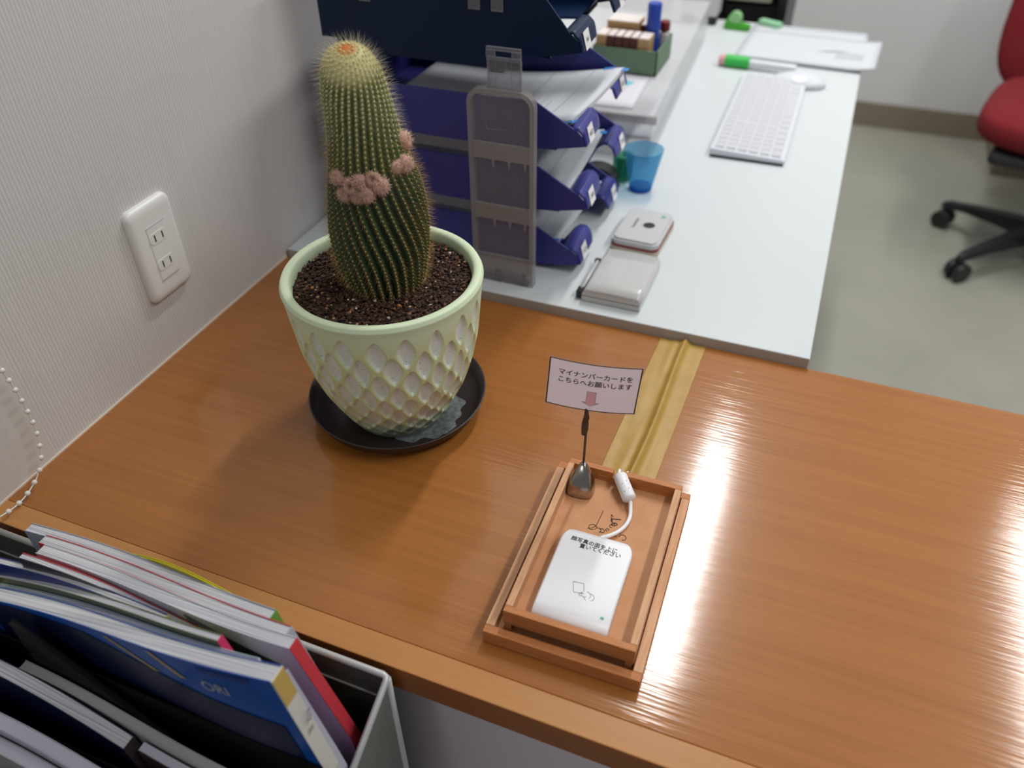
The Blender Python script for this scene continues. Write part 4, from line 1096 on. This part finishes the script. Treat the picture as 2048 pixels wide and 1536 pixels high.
# ------------------------------------------------------------------ magazine rack with magazines and folders
mr = thing('magazine_rack', 'grey mesh magazine rack standing against the front of the counter', 'magazine rack', (.22, -.10, FL)); off = (.22, -.10, FL)
XR, XL, YR = .4685, .012, -.0120
b = MB(); b.box((XL, YR-.0015, FL), (XR, YR, .0050)); b.build('back_panel', 'rack_mesh_back', mr, off=off)
b = MB(); b.box((XL, YR-.003, -.0300), (XR, YR-.0010, -.0285)); b.build('back_wire', 'rack_metal', mr, off=off)
def side_top(y): return .0050+(y-YR)*.485
b = MB(); b.prism([(YR, FL), (YR, side_top(YR)), (-.205, side_top(-.205)), (-.205, FL)], 'x', XR-.0012, XR); b.build('side_panel', 'rack_mesh', mr, off=off)
b = MB(); b.prism([(YR, FL), (YR, side_top(YR)), (-.205, side_top(-.205)), (-.205, FL)], 'x', XL, XL+.0012); b.build('side_panel', 'rack_mesh', mr, off=off)
b = MB(); b.tube([(XL, YR, .0065), (XR-.004, YR, .0065), (XR-.001, YR-.001, .006), (XR, YR-.004, .0045), (XR, -.205, side_top(-.205))], .0030, 10); b.tube([(XL, YR, .0065), (XL, -.205, side_top(-.205))], .0030, 10); b.build('rim', 'rack_metal', mr, off=off)
b = MB(); b.tube([(XR, YR-.001, .004), (XR, YR-.001, FL)], .0032, 10); b.build('corner_post', 'rack_metal', mr, off=off)
b = MB(); b.tube([(XR, -.205, side_top(-.205)), (XR, -.205, FL)], .0032, 10); b.build('corner_post', 'rack_metal', mr, off=off)
b = MB(); b.box((XL, -.205, FL), (XR, YR, FL+.004)); b.box((XL, -.205, -.335), (XR, YR, -.331)); b.build('bottom', 'rack_mesh', mr, off=off)
for y_, z_ in ((-.1003, .0130), (-.1450, -.030), (-.203, -.075)):
    b = MB(); b.box((XL+.0015, y_-.0012, -.331), (XR-.0015, y_, z_)); b.build('divider', 'black_felt', mr, off=off)

mcol = {}
def mm(name, c, rough=.3): 
    if name not in M: mat(name, c, rough)
    return name
def wv(x): return .0035*math.sin((x-.10)*17)          # the magazines sag together like this
def magazine(label, xr, zr, slope, lean, y, w, t, cover, spine, page='page_white', extra=None, back=None, curl=0, dip=0):
    """xr, zr: top right corner; slope: how much the top edge falls to the left; lean: angle of the spine side"""
    r_ = thing('magazine', label, 'magazine', (xr, y, zr), 0, 'magazines in the mesh rack')
    xm = .4625; zb = -.326-zr
    lx = min(.10*math.tan(R(lean)) if lean else 0, max(0, xm-xr)); zl = -lx/math.tan(R(lean)) if lean > .1 else -.02
    if lean > .1 and lx >= xm-xr-1e-6: pass
    def top(f): return -w*f*math.tan(R(slope))-dip*math.sin(f*math.pi)
    def W_(f): return wv(xr-w*f)+curl*f*f
    n = 24
    def xat(z):     # spine line
        return min(max(0, -z*math.tan(R(lean))), max(0, xm-xr))
    zs_ = [0, zl*.5, zl, zl-.02, zb]
    b = MB()
    for y0, y1, dz, mi in ((.0, .0005, 0, 1), (.0006, t-.0006, -.0010, 0), (t-.0005, t, 0, 2)):
        cols = []
        for i in range(n+1):
            f = i/n; col_ = []
            for k, z_ in enumerate(zs_):
                x_ = xat(z_)*(1-f)-w*f*(1 if True else 0)
                zz_ = (z_+top(f)*(1-k/4)) + (dz if k == 0 else 0)
                col_.append((x_, zz_))
            cols.append((col_, W_(f)))
        FR = [[b.bm.verts.new((x_, y0+wf, z_)) for x_, z_ in c] for c, wf in cols]
        BK = [[b.bm.verts.new((x_, y1+wf, z_)) for x_, z_ in c] for c, wf in cols]
        m_ = len(zs_)
        def q_(*v): b.bm.faces.new(v).material_index = mi
        for i in range(n):
            for k in range(m_-1):
                q_(FR[i][k], FR[i+1][k], FR[i+1][k+1], FR[i][k+1]); q_(BK[i][k], BK[i][k+1], BK[i+1][k+1], BK[i+1][k])
            q_(FR[i][0], BK[i][0], BK[i+1][0], FR[i+1][0]); q_(FR[i][-1], FR[i+1][-1], BK[i+1][-1], BK[i][-1])
        for i in (0, n):
            for k in range(m_-1): q_(FR[i][k], FR[i][k+1], BK[i][k+1], BK[i][k])
    b.build('page_block', [page, cover, back or cover], r_)
    w0 = W_(0)
    def strip(nm, z0, z1, m_, o=.0008, ya=.0, yb=None):
        b = MB(); yb = t if yb is None else yb; k = 6
        L_ = [z0+(z1-z0)*i/k for i in range(k+1)]
        A = [[b.bm.verts.new((xat(z_)+oo, yy+w0, z_)) for z_ in L_] for oo, yy in ((o, ya), (o, yb), (-.0001, yb), (-.0001, ya))]
        for q in range(4):
            for i in range(k): b.bm.faces.new((A[q][i], A[q][i+1], A[(q+1) % 4][i+1], A[(q+1) % 4][i]))
        for i in (0, k): b.bm.faces.new([A[q][i] for q in range(4)])
        return b.build(nm, m_, r_)
    strip('spine', -.0005, max(zl-.05, zb+.01), spine)
    for nm, kind, args, m_ in (extra or []):
        if kind == 'quad':
            b = MB(); A_, B_, C_2, D_ = (Vector((p[0], 0, p[1])) for p in (args if len(args) == 4 else [args[0], args[2], args[3], args[4]]))
            def cov(u, v):
                p = (A_*(1-u)+B_*u)*(1-v)+(D_*(1-u)+C_2*u)*v
                return (p.x+xat(p.z), W_(min(1, max(0, -p.x/w)))-.0007, p.z-max(0, -p.x)*math.tan(R(slope))*(1 if p.z > -.03 else 1))
            b.grid(cov, 14, 8); b.build(nm, m_, r_)
        elif kind == 'text':
            s_, x_, z_, sz = args; text(nm, s_, sz, m_, r_, (x_+xat(z_), W_(-x_/w)-.0011, z_-abs(x_)*math.tan(R(slope))), (90, slope*-1, 0))
        elif kind == 'spinequad': strip(nm, args[1], args[0], m_, .0013, .0003, t-.0003)
        elif kind == 'spinetext':
            s_, z_, sz = args; text(nm, s_, sz, m_, r_, (xat(z_)+.0016, t/2+w0, z_), (90-0, -90+lean, 90))
    return r_
mm('c_green', (.12, .30, .05)); mm('c_red', (.55, .045, .06)); mm('c_yellow', (.62, .55, .02)); mm('c_greyblue', (.35, .40, .45)); mm('c_white', (.62, .62, .68)); mm('c_dark', (.05, .035, .04))
mm('c_blue', (.012, .085, .38), .25); mm('c_purple', (.30, .04, .28)); mm('c_pink', (.60, .04, .12)); mm('c_olive', (.16, .18, .06)); mm('c_spine', (.62, .60, .55)); mm('c_gold', (.52, .36, .10)); mm('c_cyan', (.45, .60, .62))
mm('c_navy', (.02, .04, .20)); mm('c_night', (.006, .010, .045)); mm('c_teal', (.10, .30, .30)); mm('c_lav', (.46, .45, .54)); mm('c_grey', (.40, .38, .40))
magazine('thin yellow booklet at the very back of the mesh rack', .352, .0600, 3, 0, -.0195, .150, .0022, 'c_yellow', 'c_yellow', page='c_yellow', dip=-.0150)
magazine('magazine with a green spine edge at the back of the mesh rack', .381, .0715, 2.5, 12, -.0295, .268, .0095, 'c_greyblue', 'c_green')
magazine('white magazine with a red cover edge, second from the back of the rack', .402, .0735, 2, 14, -.0392, .262, .0095, 'c_red', 'c_greyblue')
magazine('thick white covered magazine with a bright red spine in the mesh rack', .414, .0780, 2.5, 17, -.0500, .265, .0105, 'c_white', 'c_red', dip=.002, extra=[
    ('cover_photo', 'quad', [(-.105, -.006), (-.050, -.005), (-.022, -.028), (-.020, -.075), (-.105, -.055)], 'c_dark')])
magazine('magazine with a curled dark red cover left of the red spined one', .335, .0560, -5, 0, -.0562, .19, .0058, 'c_dark', 'c_dark', curl=-.006, back='c_red')
magazine('open edged magazine with a yellow corner and blue cover, near the wall', .300, .0680, 3, 0, -.0625, .20, .0064, 'c_navy', 'c_gold', curl=-.004)
magazine('olive magazine with a pink spine in the middle of the mesh rack', .366, .0900, 11, 15, -.0692, .26, .0062, 'c_olive', 'c_pink')
magazine('thin white magazine just behind the purple edged one', .404, .0900, 11, 14, -.0755, .29, .0058, 'c_cyan', 'c_white')
magazine('white magazine with a purple back edge behind the blue book', .4345, .1020, 13.5, 13, -.0825, .315, .0065, 'c_white', 'c_lav', back='c_purple')
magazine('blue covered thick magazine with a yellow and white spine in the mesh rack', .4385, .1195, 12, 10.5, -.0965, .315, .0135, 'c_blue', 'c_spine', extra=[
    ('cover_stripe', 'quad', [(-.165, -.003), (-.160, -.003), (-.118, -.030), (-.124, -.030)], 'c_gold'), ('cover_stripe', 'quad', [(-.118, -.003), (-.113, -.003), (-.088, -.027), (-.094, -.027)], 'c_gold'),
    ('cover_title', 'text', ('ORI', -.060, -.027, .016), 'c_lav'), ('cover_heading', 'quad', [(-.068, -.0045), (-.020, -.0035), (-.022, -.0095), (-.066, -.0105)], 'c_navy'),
    ('cover_picture', 'quad', [(-.31, -.002), (-.19, -.010), (-.19, -.14), (-.31, -.14)], 'c_night'), ('cover_picture', 'quad', [(-.19, -.010), (-.075, -.046), (-.075, -.14), (-.19, -.14)], 'c_night'),  # dark quads paint shade onto the lower left of the blue cover
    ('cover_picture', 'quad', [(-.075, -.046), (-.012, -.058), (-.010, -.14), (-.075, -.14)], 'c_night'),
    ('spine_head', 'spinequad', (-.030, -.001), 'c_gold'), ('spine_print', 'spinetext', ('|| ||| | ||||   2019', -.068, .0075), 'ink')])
magazine('black plastic folder with a slanting edge in front of the blue magazine', .440, -.120, -35, 0, -.1110, .26, .0045, 'black_felt', 'black_felt', page='black_felt')
magazine('plain grey magazine behind the white one in the second compartment', .392, -.0235, -7, 0, -.1205, .222, .0080, 'c_grey', 'c_lav', page='c_grey')
magazine('white magazine with a colour photo spine in the second compartment', .290, -.0165, -14, 10, -.1350, .24, .0120, 'c_night', 'c_dark')  # dark cover colour stands in for the shade beside the divider
magazine('lavender white magazine with a printed spine in the second compartment', .420, -.034, -7, 0, -.1300, .120, .0085, 'c_dark', 'c_dark', page='c_lav')
magazine('grey white magazine in the front compartment at the lower left', .290, -.0200, -6, 0, -.1640, .24, .0110, 'c_lav', 'c_lav', page='c_lav')
magazine('grey striped magazine at the very front of the mesh rack', .285, -.0330, -6, 0, -.1765, .24, .0110, 'c_grey', 'c_grey', page='c_lav')
